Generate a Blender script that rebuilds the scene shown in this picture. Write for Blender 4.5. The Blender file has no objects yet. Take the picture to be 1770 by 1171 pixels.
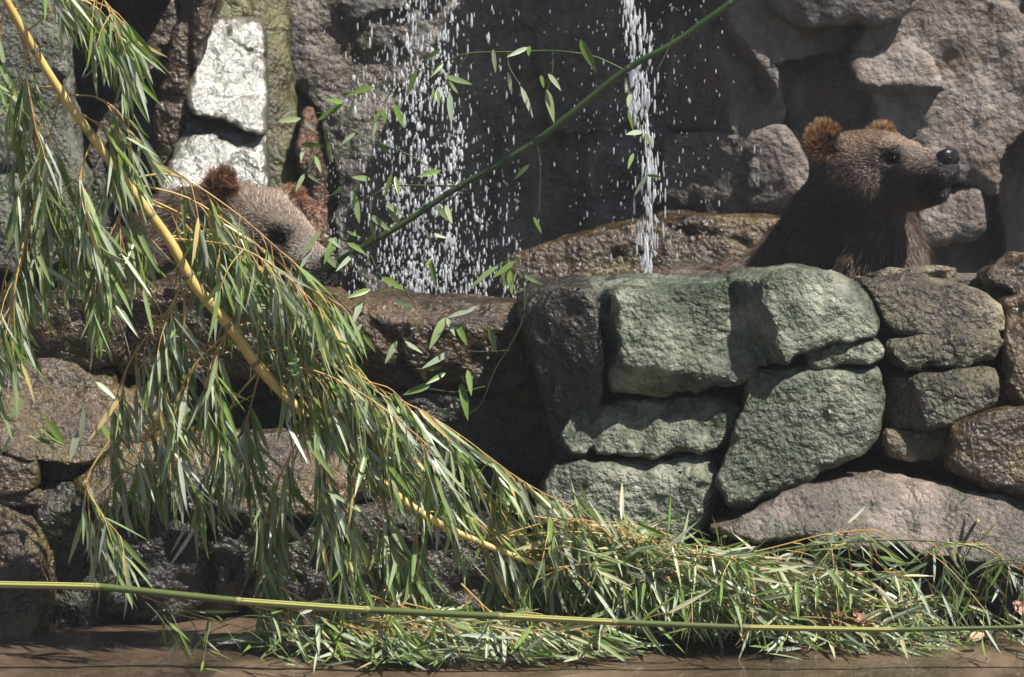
import bpy, math, random
import numpy as np
from mathutils import Vector, Matrix, kdtree
random.seed(7)
RNG = np.random.default_rng(11)
scene = bpy.context.scene
COL = scene.collection

# ------------------------------------------------------------------ camera
F_PX, W_PX, H_PX = 6000.0, 1770.0, 1171.0
CAM_H, PITCH = 1.93, math.radians(7.5)
cam_data = bpy.data.cameras.new('camera')
cam = bpy.data.objects.new('camera', cam_data)
COL.objects.link(cam)
cam.location = (0, 0, CAM_H)
cam.rotation_euler = (math.pi / 2 - PITCH, 0, 0)
cam_data.sensor_width = 36.0
cam_data.lens = 36.0 * F_PX / W_PX
cam_data.clip_end = 500
cam_data.dof.use_dof = True
cam_data.dof.focus_distance = 9.1
cam_data.dof.aperture_fstop = 6.3
scene.camera = cam

# ------------------------------------------------------------------ light
ELEV, AZ = math.radians(58), math.radians(-24)
SUN = Vector((math.cos(ELEV) * math.cos(AZ), math.cos(ELEV) * math.sin(AZ), math.sin(ELEV)))
world = bpy.data.worlds.new('World')
scene.world = world
world.use_nodes = True
wn = world.node_tree.nodes
sky = wn.new('ShaderNodeTexSky')
sky.sky_type = 'NISHITA'
sky.sun_disc = False
sky.sun_elevation = ELEV
sky.sun_rotation = math.atan2(SUN.x, SUN.y)
wn['Background'].inputs['Strength'].default_value = 0.055
world.node_tree.links.new(sky.outputs[0], wn['Background'].inputs['Color'])
sun_data = bpy.data.lights.new('sun', 'SUN')
sun_data.energy = 5.0
sun_data.angle = math.radians(0.5)
sun_data.color = (1.0, 0.95, 0.87)
sun = bpy.data.objects.new('sun', sun_data)
sun.rotation_euler = SUN.to_track_quat('Z', 'Y').to_euler()
sun.location = (3, -2, 8)
COL.objects.link(sun)
scene.view_settings.view_transform = 'Standard'
scene.view_settings.look = 'None'
scene.view_settings.exposure = 0.9
scene.view_settings.gamma = 1.0
CY = scene.cycles
CY.max_bounces, CY.diffuse_bounces, CY.glossy_bounces, CY.transmission_bounces, CY.transparent_max_bounces = 3, 2, 1, 2, 4
CY.adaptive_threshold = 0.02
CY.caustics_reflective = CY.caustics_refractive = False

# ------------------------------------------------------------------ helpers
CAMP = np.array([0, 0, CAM_H])
FWD = np.array([0, math.cos(PITCH), -math.sin(PITCH)])
UPV = np.array([0, math.sin(PITCH), math.cos(PITCH)])
def ray(px, py):
    return FWD * F_PX + np.array([1.0, 0, 0]) * (px - W_PX / 2) + UPV * (H_PX / 2 - py)
def at(px, py, Y):                      # the place at depth Y seen at a spot of the photograph
    d = ray(px, py)
    return CAMP + d * (Y / d[1])
def on_plane(px, py, p0, n):
    d = ray(px, py)
    return CAMP + d * (np.dot(p0 - CAMP, n) / np.dot(d, n))
def unit(v):
    v = np.asarray(v, float)
    return v / max(np.linalg.norm(v), 1e-9)

_tab = np.random.default_rng(5).random((32, 32, 32)) * 2 - 1
def vnoise(p):
    i = np.floor(p).astype(int)
    f = p - i
    f = f * f * (3 - 2 * f)
    i0, i1 = i & 31, (i + 1) & 31
    x0, y0, z0 = i0[..., 0], i0[..., 1], i0[..., 2]
    x1, y1, z1 = i1[..., 0], i1[..., 1], i1[..., 2]
    fx, fy, fz = f[..., 0], f[..., 1], f[..., 2]
    a = _tab[x0, y0, z0] * (1 - fx) + _tab[x1, y0, z0] * fx
    b = _tab[x0, y1, z0] * (1 - fx) + _tab[x1, y1, z0] * fx
    c = _tab[x0, y0, z1] * (1 - fx) + _tab[x1, y0, z1] * fx
    d = _tab[x0, y1, z1] * (1 - fx) + _tab[x1, y1, z1] * fx
    return (a * (1 - fy) + b * fy) * (1 - fz) + (c * (1 - fy) + d * fy) * fz
def fbm(p, freq, octaves=3, gain=0.5):
    s, a = 0, 1.0
    for k in range(octaves):
        s = s + a * vnoise(p * freq + 7.3 * k)
        freq *= 2.07
        a *= gain
    return s

def surface_nets(vals, origin, h):
    nx, ny, nz = vals.shape
    ins = vals < 0
    cs = (nx - 1, ny - 1, nz - 1)
    acc = np.zeros(cs + (3,)); cnt = np.zeros(cs)
    corners = [(a, b, c) for a in (0, 1) for b in (0, 1) for c in (0, 1)]
    def sl(o): return tuple(slice(o[k], o[k] + cs[k]) for k in range(3))
    for ca in corners:
        for ax in range(3):
            if ca[ax] == 1: continue
            cb = list(ca); cb[ax] = 1
            va, vb = vals[sl(ca)], vals[sl(tuple(cb))]
            m = (va < 0) != (vb < 0)
            t = np.where(m, va / np.where(m, va - vb, 1), 0)
            for k in range(3):
                acc[..., k] += np.where(m, ca[k] + (t if k == ax else 0), 0)
            cnt += m
    act = cnt > 0
    idx = -np.ones(cs, int)
    idx[act] = np.arange(act.sum())
    cell = np.argwhere(act)
    verts = (cell + acc[act] / cnt[act][:, None]) * h + origin
    quads = []
    for ax in range(3):
        u, v = (ax + 1) % 3, (ax + 2) % 3
        lo = [slice(1, -1)] * 3; lo[ax] = slice(0, -1)
        hi = list(lo); hi[ax] = slice(1, None)
        a, b = ins[tuple(lo)], ins[tuple(hi)]
        for flip, m in ((False, a & ~b), (True, ~a & b)):
            e = np.argwhere(m)
            if len(e) == 0: continue
            e = e + 1; e[:, ax] -= 1
            q = []
            for du, dv in ((1, 1), (0, 1), (0, 0), (1, 0)):
                c = e.copy(); c[:, u] -= du; c[:, v] -= dv
                q.append(idx[c[:, 0], c[:, 1], c[:, 2]])
            q = np.stack(q, 1)
            quads.append(q[:, ::-1] if flip else q)
    return verts, np.concatenate(quads)

def raw_mesh(name, verts, faces, smooth=True):
    me = bpy.data.meshes.new(name)
    verts = np.asarray(verts, np.float32); faces = np.asarray(faces, np.int32)
    n, k = faces.shape
    me.vertices.add(len(verts)); me.vertices.foreach_set('co', verts.ravel())
    me.loops.add(n * k); me.loops.foreach_set('vertex_index', faces.ravel())
    me.polygons.add(n)
    me.polygons.foreach_set('loop_start', np.arange(0, n * k, k, dtype=np.int32))
    me.polygons.foreach_set('use_smooth', np.full(n, smooth))
    me.update(calc_edges=True)
    return me

def tag(o, label=None, cat=None, group=None, kind=None):
    for k, v in (('label', label), ('category', cat), ('group', group), ('kind', kind)):
        if v: o[k] = v
    return o
def link(name, data, mat=None, parent=None):
    o = bpy.data.objects.new(name, data)
    COL.objects.link(o)
    if mat is not None and data is not None and not data.materials: data.materials.append(mat)
    if parent is not None:
        o.parent = parent
        o.location = -parent.location
    return o
def empty(name, loc):
    o = bpy.data.objects.new(name, None)
    o.empty_display_size = 0.1
    o.location = Vector(loc)
    COL.objects.link(o)
    return o

# ------------------------------------------------------------------ materials
def nodes_of(name):
    m = bpy.data.materials.new(name)
    m.use_nodes = True
    t = m.node_tree
    return m, t, t.nodes['Principled BSDF'], (lambda a, b: t.links.new(a, b))
def noise_node(t, scale, detail=4, rough=0.55, vec=None, dist=0.0):
    n = t.nodes.new('ShaderNodeTexNoise')
    n.inputs['Scale'].default_value = scale
    n.inputs['Detail'].default_value = detail
    n.inputs['Roughness'].default_value = rough
    n.inputs['Distortion'].default_value = dist
    if vec is not None: t.links.new(vec, n.inputs['Vector'])
    return n
def ramp(t, fac, stops):
    r = t.nodes.new('ShaderNodeValToRGB')
    e = r.color_ramp.elements
    while len(e) < len(stops): e.new(0.5)
    for k, (p, c) in enumerate(stops):
        e[k].position = p
        e[k].color = (c, c, c, 1) if isinstance(c, float) else (*c, 1)
    t.links.new(fac, r.inputs[0])
    return r
def mix(t, fac, a, b):
    m = t.nodes.new('ShaderNodeMix'); m.data_type = 'RGBA'
    for s, v in ((m.inputs['Factor'], fac), (m.inputs['A'], a), (m.inputs['B'], b)):
        if hasattr(v, 'links') or hasattr(v, 'is_linked'): t.links.new(v, s)
        elif isinstance(v, (int, float)): s.default_value = v
        else: s.default_value = (*v, 1)
    return m.outputs['Result']

def rock_mat(name, dark, mid, light, moss=None, moss_amt=0.5, rough=(0.25, 0.6), bump=0.6, grain=85, coat=0.3, streak=None):
    m, t, b, L = nodes_of(name)
    tc = t.nodes.new('ShaderNodeTexCoord').outputs['Object']
    n1 = noise_node(t, 3.2, 6, 0.6, tc, 0.4)
    n2 = noise_node(t, 17, 5, 0.65, tc)
    n3 = noise_node(t, grain, 5, 0.6, tc)
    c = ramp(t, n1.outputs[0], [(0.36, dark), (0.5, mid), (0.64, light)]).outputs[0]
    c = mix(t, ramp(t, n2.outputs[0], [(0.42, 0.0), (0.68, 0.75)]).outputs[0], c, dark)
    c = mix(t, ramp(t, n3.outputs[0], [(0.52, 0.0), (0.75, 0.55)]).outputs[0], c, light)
    if moss:
        n4 = noise_node(t, 5.5, 7, 0.68, tc, 0.6)
        c = mix(t, ramp(t, n4.outputs[0], [(0.62 - 0.3 * moss_amt, 0.0), (0.8 - 0.3 * moss_amt, 0.85)]).outputs[0], c, moss)
    if streak:
        mp = t.nodes.new('ShaderNodeMapping'); mp.inputs['Scale'].default_value = (9, 9, 0.9)
        L(tc, mp.inputs[0])
        n5 = noise_node(t, 1.0, 5, 0.6, mp.outputs[0], 0.3)
        c = mix(t, ramp(t, n5.outputs[0], [(0.5, 0.0), (0.68, 0.8)]).outputs[0], c, streak)
    L(c, b.inputs['Base Color'])
    r = ramp(t, n2.outputs[0], [(0.3, rough[0]), (0.7, rough[1])])
    L(r.outputs[0], b.inputs['Roughness'])
    vo = t.nodes.new('ShaderNodeTexVoronoi'); vo.inputs['Scale'].default_value = grain * 0.85; L(tc, vo.inputs['Vector'])
    def mad(x, k, add=None):
        q = t.nodes.new('ShaderNodeMath'); q.operation = 'MULTIPLY_ADD'; L(x, q.inputs[0]); q.inputs[1].default_value = k
        if add is not None: L(add, q.inputs[2])
        else: q.inputs[2].default_value = 0
        return q.outputs[0]
    hgt = mad(vo.outputs['Distance'], -0.5, mad(n3.outputs[0], 0.9, mad(n2.outputs[0], 2.2)))
    b3 = t.nodes.new('ShaderNodeBump'); b3.inputs['Strength'].default_value = 1.0; b3.inputs['Distance'].default_value = 0.014 * bump
    L(hgt, b3.inputs['Height']); L(b3.outputs[0], b.inputs['Normal'])
    b.inputs['Coat Weight'].default_value = coat
    b.inputs['Coat Roughness'].default_value = 0.12
    if coat: L(b3.outputs[0], b.inputs['Coat Normal'])
    return m

M = {}
M['green'] = rock_mat('mossy_green_rock', (0.014, 0.018, 0.01), (0.1, 0.112, 0.076), (0.31, 0.315, 0.24), (0.02, 0.042, 0.012), 0.52, (0.28, 0.55), 1.1, 70, 0.12)
M['tan'] = rock_mat('tan_lichen_rock', (0.02, 0.015, 0.01), (0.11, 0.09, 0.058), (0.29, 0.245, 0.155), (0.05, 0.05, 0.018), 0.5, (0.3, 0.6), 1.0, 70, 0.12)
M['pinkslab'] = rock_mat('pinkish_grey_slab_rock', (0.03, 0.026, 0.02), (0.12, 0.09, 0.073), (0.25, 0.195, 0.165), (0.03, 0.04, 0.016), 0.52, (0.28, 0.55), 0.7, 75, 0.2)
M['brown'] = rock_mat('wet_brown_rock', (0.01, 0.006, 0.003), (0.045, 0.026, 0.012), (0.13, 0.08, 0.042), (0.085, 0.064, 0.012), 0.45, (0.1, 0.34), 0.75, 70, 0.2)
M['wetshelf'] = rock_mat('streaming_wet_brown_rock', (0.012, 0.008, 0.004), (0.06, 0.036, 0.018), (0.14, 0.09, 0.05), (0.09, 0.065, 0.014), 0.5, (0.12, 0.42), 0.75, 65, 0.35)
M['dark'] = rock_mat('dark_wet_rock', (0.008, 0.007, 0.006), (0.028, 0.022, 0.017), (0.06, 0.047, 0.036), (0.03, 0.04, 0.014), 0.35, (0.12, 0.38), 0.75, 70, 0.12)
M['slab'] = rock_mat('glistening_wet_slab', (0.03, 0.028, 0.02), (0.08, 0.075, 0.055), (0.13, 0.12, 0.095), (0.06, 0.06, 0.02), 0.3, (0.16, 0.6), 0.36, 45, 0.7)
M['yellowmoss'] = rock_mat('yellow_algae_rock', (0.04, 0.035, 0.014), (0.11, 0.095, 0.035), (0.19, 0.17, 0.075), (0.06, 0.075, 0.025), 0.5, (0.3, 0.5), 0.7, 75, 0.2)
M['red'] = rock_mat('rusty_red_rock', (0.035, 0.02, 0.012), (0.14, 0.06, 0.03), (0.27, 0.14, 0.085), (0.06, 0.05, 0.03), 0.45, (0.2, 0.45), 1.0, 75, 0.4)
M['cliff'] = rock_mat('dry_grey_tan_cliff', (0.085, 0.066, 0.056), (0.175, 0.145, 0.125), (0.26, 0.225, 0.195), (0.16, 0.1, 0.065), 0.32, (0.55, 0.85), 0.9, 50, 0.0, (0.09, 0.075, 0.068))
M['wetcliff'] = rock_mat('wet_grey_cliff', (0.05, 0.042, 0.036), (0.12, 0.103, 0.088), (0.19, 0.168, 0.148), (0.1, 0.073, 0.038), 0.4, (0.3, 0.6), 0.9, 50, 0.1, (0.03, 0.025, 0.022))
M['pillar'] = rock_mat('grey_green_rough_rock', (0.045, 0.046, 0.034), (0.12, 0.12, 0.09), (0.2, 0.195, 0.155), (0.06, 0.08, 0.03), 0.35, (0.4, 0.7), 1.2, 65, 0.05)

def plain_mat(name, col, rough=0.5, spec=0.5, col2=None, scale=20, bump=0.0, coat=0.0, trans=0.0):
    m, t, b, L = nodes_of(name)
    tc = t.nodes.new('ShaderNodeTexCoord').outputs['Object']
    n = noise_node(t, scale, 4, 0.6, tc)
    L(mix(t, ramp(t, n.outputs[0], [(0.35, 0.0), (0.65, 1.0)]).outputs[0], col, col2 or tuple(c * 0.7 for c in col)), b.inputs['Base Color'])
    b.inputs['Roughness'].default_value = rough
    b.inputs['Specular IOR Level'].default_value = spec
    b.inputs['Coat Weight'].default_value = coat
    if bump:
        bp = t.nodes.new('ShaderNodeBump'); bp.inputs['Strength'].default_value = bump; bp.inputs['Distance'].default_value = 0.004
        L(n.outputs[0], bp.inputs['Height']); L(bp.outputs[0], b.inputs['Normal'])
    return m
def tint_mat(name, stops, rough=0.45, translucent=0.3, attr='tint'):
    m, t, b, L = nodes_of(name)
    a = t.nodes.new('ShaderNodeAttribute'); a.attribute_name = attr
    c = ramp(t, a.outputs['Fac'], stops).outputs[0]
    tc = t.nodes.new('ShaderNodeTexCoord').outputs['Object']
    n = noise_node(t, 9, 3, 0.6, tc)
    c = mix(t, ramp(t, n.outputs[0], [(0.4, 0.0), (0.75, 0.18)]).outputs[0], c, (0.3, 0.3, 0.1))
    L(c, b.inputs['Base Color'])
    b.inputs['Roughness'].default_value = rough
    if translucent:
        tr = t.nodes.new('ShaderNodeBsdfTranslucent'); L(c, tr.inputs['Color'])
        ms = t.nodes.new('ShaderNodeMixShader'); ms.inputs[0].default_value = translucent
        L(b.outputs[0], ms.inputs[1]); L(tr.outputs[0], ms.inputs[2])
        L(ms.outputs[0], t.nodes['Material Output'].inputs['Surface'])
    return m
M['leaf'] = tint_mat('bamboo_leaf', [(0.0, (0.1, 0.17, 0.025)), (0.35, (0.18, 0.28, 0.06)), (0.6, (0.3, 0.38, 0.2)), (0.9, (0.46, 0.52, 0.43)), (1.0, (0.55, 0.45, 0.18))], 0.3, 0.35)
M['twig'] = plain_mat('golden_twig', (0.52, 0.37, 0.13), 0.5, 0.4, (0.38, 0.22, 0.07), 14)
M['twiggreen'] = plain_mat('green_twig', (0.1, 0.14, 0.04), 0.5, 0.4, (0.05, 0.08, 0.025), 14)
M['culmyellow'] = plain_mat('golden_bamboo_culm', (0.58, 0.43, 0.15), 0.32, 0.5, (0.45, 0.31, 0.09), 12, 0.1, 0.2)
M['culmdark'] = plain_mat('deep_green_bamboo_culm', (0.03, 0.065, 0.022), 0.35, 0.5, (0.05, 0.085, 0.02), 10, 0.0, 0.2)
def culm_stripe_mat():
    m, t, b, L = nodes_of('striped_bamboo_culm')
    a = t.nodes.new('ShaderNodeAttribute'); a.attribute_name = 'tint'
    L(ramp(t, a.outputs['Fac'], [(0.0, (0.06, 0.085, 0.022)), (0.4, (0.1, 0.125, 0.035)), (0.7, (0.34, 0.32, 0.09)), (1.0, (0.46, 0.42, 0.14))]).outputs[0], b.inputs['Base Color'])
    b.inputs['Roughness'].default_value = 0.35
    return m
M['culmstripe'] = culm_stripe_mat()
M['node'] = plain_mat('bamboo_node_ring', (0.24, 0.22, 0.1), 0.6, 0.3)
M['noded'] = plain_mat('dark_bamboo_node_ring', (0.07, 0.09, 0.05), 0.6, 0.3)
M['black'] = plain_mat('wet_black_nose', (0.004, 0.0037, 0.004), 0.3, 0.35, (0.007, 0.006, 0.006), 90, 0.5)
M['eye'] = plain_mat('dark_brown_eye', (0.005, 0.003, 0.002), 0.12, 0.35)
M['claw'] = plain_mat('horn_claw', (0.2, 0.14, 0.1), 0.4, 0.5, (0.08, 0.055, 0.04), 40)
M['dead'] = plain_mat('dead_red_leaf', (0.28, 0.09, 0.04), 0.5, 0.4, (0.14, 0.05, 0.03), 30)
M['pink'] = plain_mat('dead_pink_tan_leaf', (0.5, 0.27, 0.19), 0.5, 0.4, (0.38, 0.2, 0.12), 30)

def mud_mat():
    m, t, b, L = nodes_of('wet_muddy_floor')
    tc = t.nodes.new('ShaderNodeTexCoord').outputs['Object']
    n1 = noise_node(t, 2.4, 5, 0.6, tc, 0.5); n2 = noise_node(t, 45, 5, 0.65, tc)
    c = ramp(t, n1.outputs[0], [(0.34, (0.03, 0.021, 0.014)), (0.5, (0.085, 0.058, 0.036)), (0.66, (0.15, 0.1, 0.065))]).outputs[0]
    c = mix(t, ramp(t, n2.outputs[0], [(0.5, 0.0), (0.75, 0.6)]).outputs[0], c, (0.18, 0.125, 0.088))
    L(c, b.inputs['Base Color'])
    L(ramp(t, n1.outputs[0], [(0.35, 0.1), (0.65, 0.5)]).outputs[0], b.inputs['Roughness'])
    bp = t.nodes.new('ShaderNodeBump'); bp.inputs['Strength'].default_value = 0.7; bp.inputs['Distance'].default_value = 0.01
    L(n2.outputs[0], bp.inputs['Height']); L(bp.outputs[0], b.inputs['Normal'])
    b.inputs['Coat Weight'].default_value = 0.5; b.inputs['Coat Roughness'].default_value = 0.08
    return m
M['mud'] = mud_mat()
def water_mat():
    m, t, b, L = nodes_of('pool_water')
    b.inputs['Base Color'].default_value = (0.05, 0.05, 0.035, 1)
    b.inputs['Roughness'].default_value = 0.06
    tc = t.nodes.new('ShaderNodeTexCoord').outputs['Object']
    n = noise_node(t, 14, 4, 0.6, tc)
    bp = t.nodes.new('ShaderNodeBump'); bp.inputs['Strength'].default_value = 0.5; bp.inputs['Distance'].default_value = 0.02
    L(n.outputs[0], bp.inputs['Height']); L(bp.outputs[0], b.inputs['Normal'])
    return m
M['water'] = water_mat()
def drop_mat():
    m, t, b, L = nodes_of('falling_white_water')
    b.inputs['Base Color'].default_value = (0.93, 0.95, 0.98, 1)
    b.inputs['Roughness'].default_value = 0.12
    tr = t.nodes.new('ShaderNodeBsdfTranslucent'); tr.inputs['Color'].default_value = (0.93, 0.95, 0.98, 1)
    ms = t.nodes.new('ShaderNodeMixShader'); ms.inputs[0].default_value = 0.5
    L(b.outputs[0], ms.inputs[1]); L(tr.outputs[0], ms.inputs[2])
    tp = t.nodes.new('ShaderNodeBsdfTransparent'); m2 = t.nodes.new('ShaderNodeMixShader'); m2.inputs[0].default_value = 0.25
    L(ms.outputs[0], m2.inputs[1]); L(tp.outputs[0], m2.inputs[2])
    L(m2.outputs[0], t.nodes['Material Output'].inputs['Surface'])
    return m
M['drop'] = drop_mat()

# ------------------------------------------------------------------ setting
def grid_mesh(name, x0, x1, y0, y1, nx, ny, fz):
    X, Y = np.meshgrid(np.linspace(x0, x1, nx), np.linspace(y0, y1, ny), indexing='ij')
    P = np.stack([X, Y, np.zeros_like(X)], -1)
    P[..., 2] = fz(P)
    i = np.arange(nx * ny).reshape(nx, ny)
    q = np.stack([i[:-1, :-1], i[1:, :-1], i[1:, 1:], i[:-1, 1:]], -1).reshape(-1, 4)
    return raw_mesh(name, P.reshape(-1, 3), q)
def ground_z(P):
    fall = np.exp(-((P[..., 1] - 8.6) / 2.5) ** 2)
    return (0.012 * fbm(P, 2.2, 4) - 0.01) * fall - 0.002
tag(link('ground', grid_mesh('ground', -14, 14, -8, 16, 2, 2, lambda P: P[..., 0] * 0 - 0.06), M['mud']), 'brown wet mud floor of the enclosure', None, None, 'structure')
tag(link('mud_floor', grid_mesh('mud_floor', -3.2, 3.2, 5.5, 10.2, 320, 240, ground_z), M['mud']), 'wet brown mud strip below the rocks', None, None, 'structure')
tag(link('pool_water', grid_mesh('pool_water', -2.2, 2.4, 9.72, 12.0, 2, 2, lambda P: P[..., 0] * 0 + 0.5), M['water']), 'dark pool behind the rock ledge', None, None, 'structure')

# ------------------------------------------------------------------ rocks
def smax(a, b, k):
    h = np.clip(0.5 + 0.5 * (a - b) / k, 0, 1)
    return b * (1 - h) + a * h + k * h * (1 - h)
def smin(a, b, k): return -smax(-a, -b, k)
def poly_sdf(P, poly):
    d = np.full(P.shape[:-1], 1e9); s = np.ones(P.shape[:-1])
    n = len(poly)
    for i in range(n):
        a, b = poly[i], poly[i - 1]
        e = b - a; w = P - a
        t = np.clip((w @ e) / (e @ e), 0, 1)
        q = w - t[..., None] * e
        d = np.minimum(d, (q ** 2).sum(-1))
        c1 = P[..., 1] >= a[1]; c2 = P[..., 1] < b[1]; c3 = e[0] * w[..., 1] > e[1] * w[..., 0]
        s = np.where((c1 & c2 & c3) | (~c1 & ~c2 & ~c3), -s, s)
    return s * np.sqrt(d)
SEED = [100]
def rock_shape(poly, Y, depth, normal=(0, -1, 0.22), k=0.013, facets=(), amp=0.016, res=0.013, nf=5, cut=0.16, taper=0.08, grow=0.006):
    SEED[0] += 1
    rg = np.random.default_rng(SEED[0])
    n = unit(normal)
    cx, cy = np.mean([p[0] for p in poly]), np.mean([p[1] for p in poly])
    p0 = at(cx, cy, Y)
    W = np.array([on_plane(px, py, p0, n) for px, py in poly])
    poly2 = W[:, [0, 2]]
    lo = np.array([W[:, 0].min() - .07, W[:, 1].min() - .07, W[:, 2].min() - .07])
    hi = np.array([W[:, 0].max() + .07, max(Y, W[:, 1].max()) + depth + .07, W[:, 2].max() + .07])
    N = np.ceil((hi - lo) / res).astype(int) + 1
    gx, gy, gz = [lo[a] + np.arange(N[a]) * res for a in range(3)]
    P2 = np.stack(np.meshgrid(gx, gz, indexing='ij'), -1)
    d2 = poly_sdf(P2, poly2)[:, None, :]
    X, Yg, Z = gx[:, None, None], gy[None, :, None], gz[None, None, :]
    df = (X - p0[0]) * n[0] + (Yg - p0[1]) * n[1] + (Z - p0[2]) * n[2]
    d2 = d2 - grow + taper * np.maximum(0, -df)
    d = smax(np.broadcast_to(d2, N), df, k)
    back = Yg - (max(Y, W[:, 1].max()) + depth)
    d = smax(d, np.broadcast_to(back, N), k)
    size = max(np.ptp(poly2[:, 0]), np.ptp(poly2[:, 1]))
    for i in range(nf + 3 if nf else 0):
        fn = unit((rg.uniform(-1, 1), -rg.uniform(0.35, 1.0), rg.uniform(-0.7, 1)))
        sup = (W @ fn).max()
        pl = X * fn[0] + Yg * fn[1] + Z * fn[2] - sup + cut * size * rg.uniform(0.25, 0.8) * 0.5
        d = smax(d, pl, k * 0.6)
    for (px, py, dy, fn) in facets:
        fn = unit(fn); q = at(px, py, Y + dy)
        pl = (X - q[0]) * fn[0] + (Yg - q[1]) * fn[1] + (Z - q[2]) * fn[2]
        d = smax(d, pl, k * 0.6)
    d = np.array(d)
    band = np.abs(d) < 0.09
    ii = np.argwhere(band)
    pts = lo + ii * res + SEED[0] * 1.37
    nz = amp * 0.9 * fbm(pts, 4.5, 3) + amp * 0.7 * np.abs(fbm(pts, 11, 3)) + amp * 0.4 * fbm(pts, 30, 2) - amp * 0.3
    nz += amp * 1.1 * np.maximum(0, 1 - np.abs(vnoise(pts * 2.6 + 9)) / 0.05)          # cracks
    d[band] += nz
    d[0], d[-1], d[:, 0], d[:, -1], d[:, :, 0], d[:, :, -1] = 1, 1, 1, 1, 1, 1
    return surface_nets(d, lo, res)
def rock(label, poly, Y, depth, mat, name='boulder', cat='rock', parent=None, group=None, **kw):
    v, q = rock_shape(poly, Y, depth, **kw)
    o = link(name, raw_mesh(name, v, q), M[mat], parent)
    if parent is None: tag(o, label, cat, group)
    return o

# --- the stacked boulders on the sunny side
v1, q1 = rock_shape([(985, 520), (1000, 506), (1080, 500), (1250, 490), (1300, 488), (1310, 650), (1290, 656), (1200, 668), (1150, 690), (1080, 690), (1015, 690), (1000, 620)],
                    9.0, 0.6, normal=(0.1, -1, 0.3), facets=[(1075, 560, 0.0, (-0.93, -0.36, 0.05)), (1180, 655, 0.0, (0, -0.8, -0.5))], nf=1)
v2, q2 = rock_shape([(1262, 492), (1380, 478), (1445, 476), (1485, 496), (1512, 510), (1526, 560), (1520, 592), (1470, 598), (1390, 608), (1340, 640), (1300, 655), (1268, 650)],
                    8.96, 0.62, normal=(0.12, -1, 0.32), facets=[(1335, 560, 0.0, (-0.75, -0.65, -0.05)), (1440, 500, 0.0, (0.35, -0.75, 0.6))], nf=1)
tag(link('boulder', raw_mesh('boulder', np.concatenate([v1, v2]), np.concatenate([q1, q2 + len(v1)])), M['green']),
    'largest pale green mossy boulder, creased down its face, below the bear with raised muzzle', 'rock')
rock('small flat green stone wedged under the largest mossy boulder',
     [(1383, 620), (1402, 603), (1460, 595), (1515, 592), (1529, 606), (1526, 627), (1480, 634), (1400, 636)], 8.97, 0.4, 'green', k=0.02, normal=(0, -1, 0.5), amp=0.01)
rock('tall pitted green stone standing upright in the middle of the boulder wall',
     [(1302, 662), (1330, 648), (1425, 640), (1518, 645), (1531, 690), (1525, 740), (1500, 785), (1440, 815), (1400, 835), (1345, 850), (1285, 875), (1257, 865), (1250, 830), (1275, 760), (1295, 700)],
     8.93, 0.5, 'green', normal=(-0.05, -1, 0.25), facets=[(1490, 700, 0.0, (0.6, -0.75, 0.25)), (1400, 668, 0.0, (0, -0.5, 0.85))], nf=2)
rock('bright topped green block tucked under the left end of the largest boulder',
     [(985, 720), (1050, 700), (1150, 690), (1220, 682), (1291, 688), (1290, 715), (1272, 760), (1240, 783), (1150, 788), (1000, 790), (965, 770)], 8.99, 0.5, 'green',
     normal=(-0.1, -1, 0.3), facets=[(1220, 705, 0, (0.1, -0.55, 0.8)), (1270, 740, 0, (0.8, -0.6, 0))], nf=2)
rock('shaded dark green block at the bottom of the boulder wall, behind bamboo leaves',
     [(962, 815), (1080, 803), (1225, 796), (1236, 830), (1230, 870), (1208, 925), (1100, 960), (980, 960), (930, 900)], 8.95, 0.5, 'green', normal=(-0.15, -1, 0.1),
     facets=[(1100, 822, 0, (0, -0.5, 0.85))], nf=2)
rock('tan lichen crusted boulder with a horizontal ledge, beside the largest mossy boulder',
     [(1480, 490), (1600, 484), (1690, 505), (1725, 530), (1735, 572), (1640, 585), (1540, 590), (1524, 560), (1505, 510)], 9.08, 0.5, 'tan', normal=(0.1, -1, 0.55), nf=3)
rock('low tan stone layer under the lichen crusted boulder',
     [(1530, 588), (1640, 578), (1728, 572), (1733, 600), (1726, 622), (1640, 634), (1545, 640), (1526, 612)], 9.03, 0.5, 'tan', normal=(0.05, -1, 0.25), k=0.025, nf=3)
rock('squarish olive stone beneath the tan stone layer',
     [(1548, 662), (1600, 652), (1700, 638), (1728, 646), (1736, 690), (1720, 706), (1640, 735), (1570, 752), (1530, 742), (1535, 690)], 8.98, 0.5, 'tan', normal=(-0.1, -1, 0.25),
     facets=[(1600, 690, 0, (-0.7, -0.7, 0.1)), (1680, 660, 0, (0.1, -0.5, 0.85))], nf=2)
rock('small cracked stone plugged below the squarish olive stone', [(1535, 752), (1590, 742), (1645, 735), (1652, 770), (1640, 795), (1590, 802), (1530, 795)], 9.0, 0.4, 'tan', k=0.02, nf=3)
rock('dark brown boulder beside the tan lichen boulder, under the rough brown lump',
     [(1722, 520), (1770, 512), (1850, 510), (1860, 640), (1830, 690), (1750, 692), (1735, 620), (1735, 560)], 9.05, 0.5, 'brown', normal=(-0.2, -1, 0.3), nf=3)
rock('brown block with a light worn top beside the squarish olive stone',
     [(1652, 742), (1720, 720), (1790, 708), (1870, 712), (1880, 850), (1800, 862), (1700, 845), (1645, 808)], 8.9, 0.5, 'brown', normal=(-0.1, -1, 0.2), nf=3)
rock('low sloping pinkish grey slab with a mossy nose at the foot of the boulders',
     [(1212, 930), (1260, 905), (1330, 878), (1430, 832), (1530, 820), (1640, 845), (1770, 870), (1900, 900), (1900, 1000), (1770, 985), (1700, 962), (1570, 950), (1470, 950), (1400, 925), (1300, 935)],
     8.82, 0.55, 'pinkslab', normal=(0.12, -1, 0.75), nf=1, amp=0.014)
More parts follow.
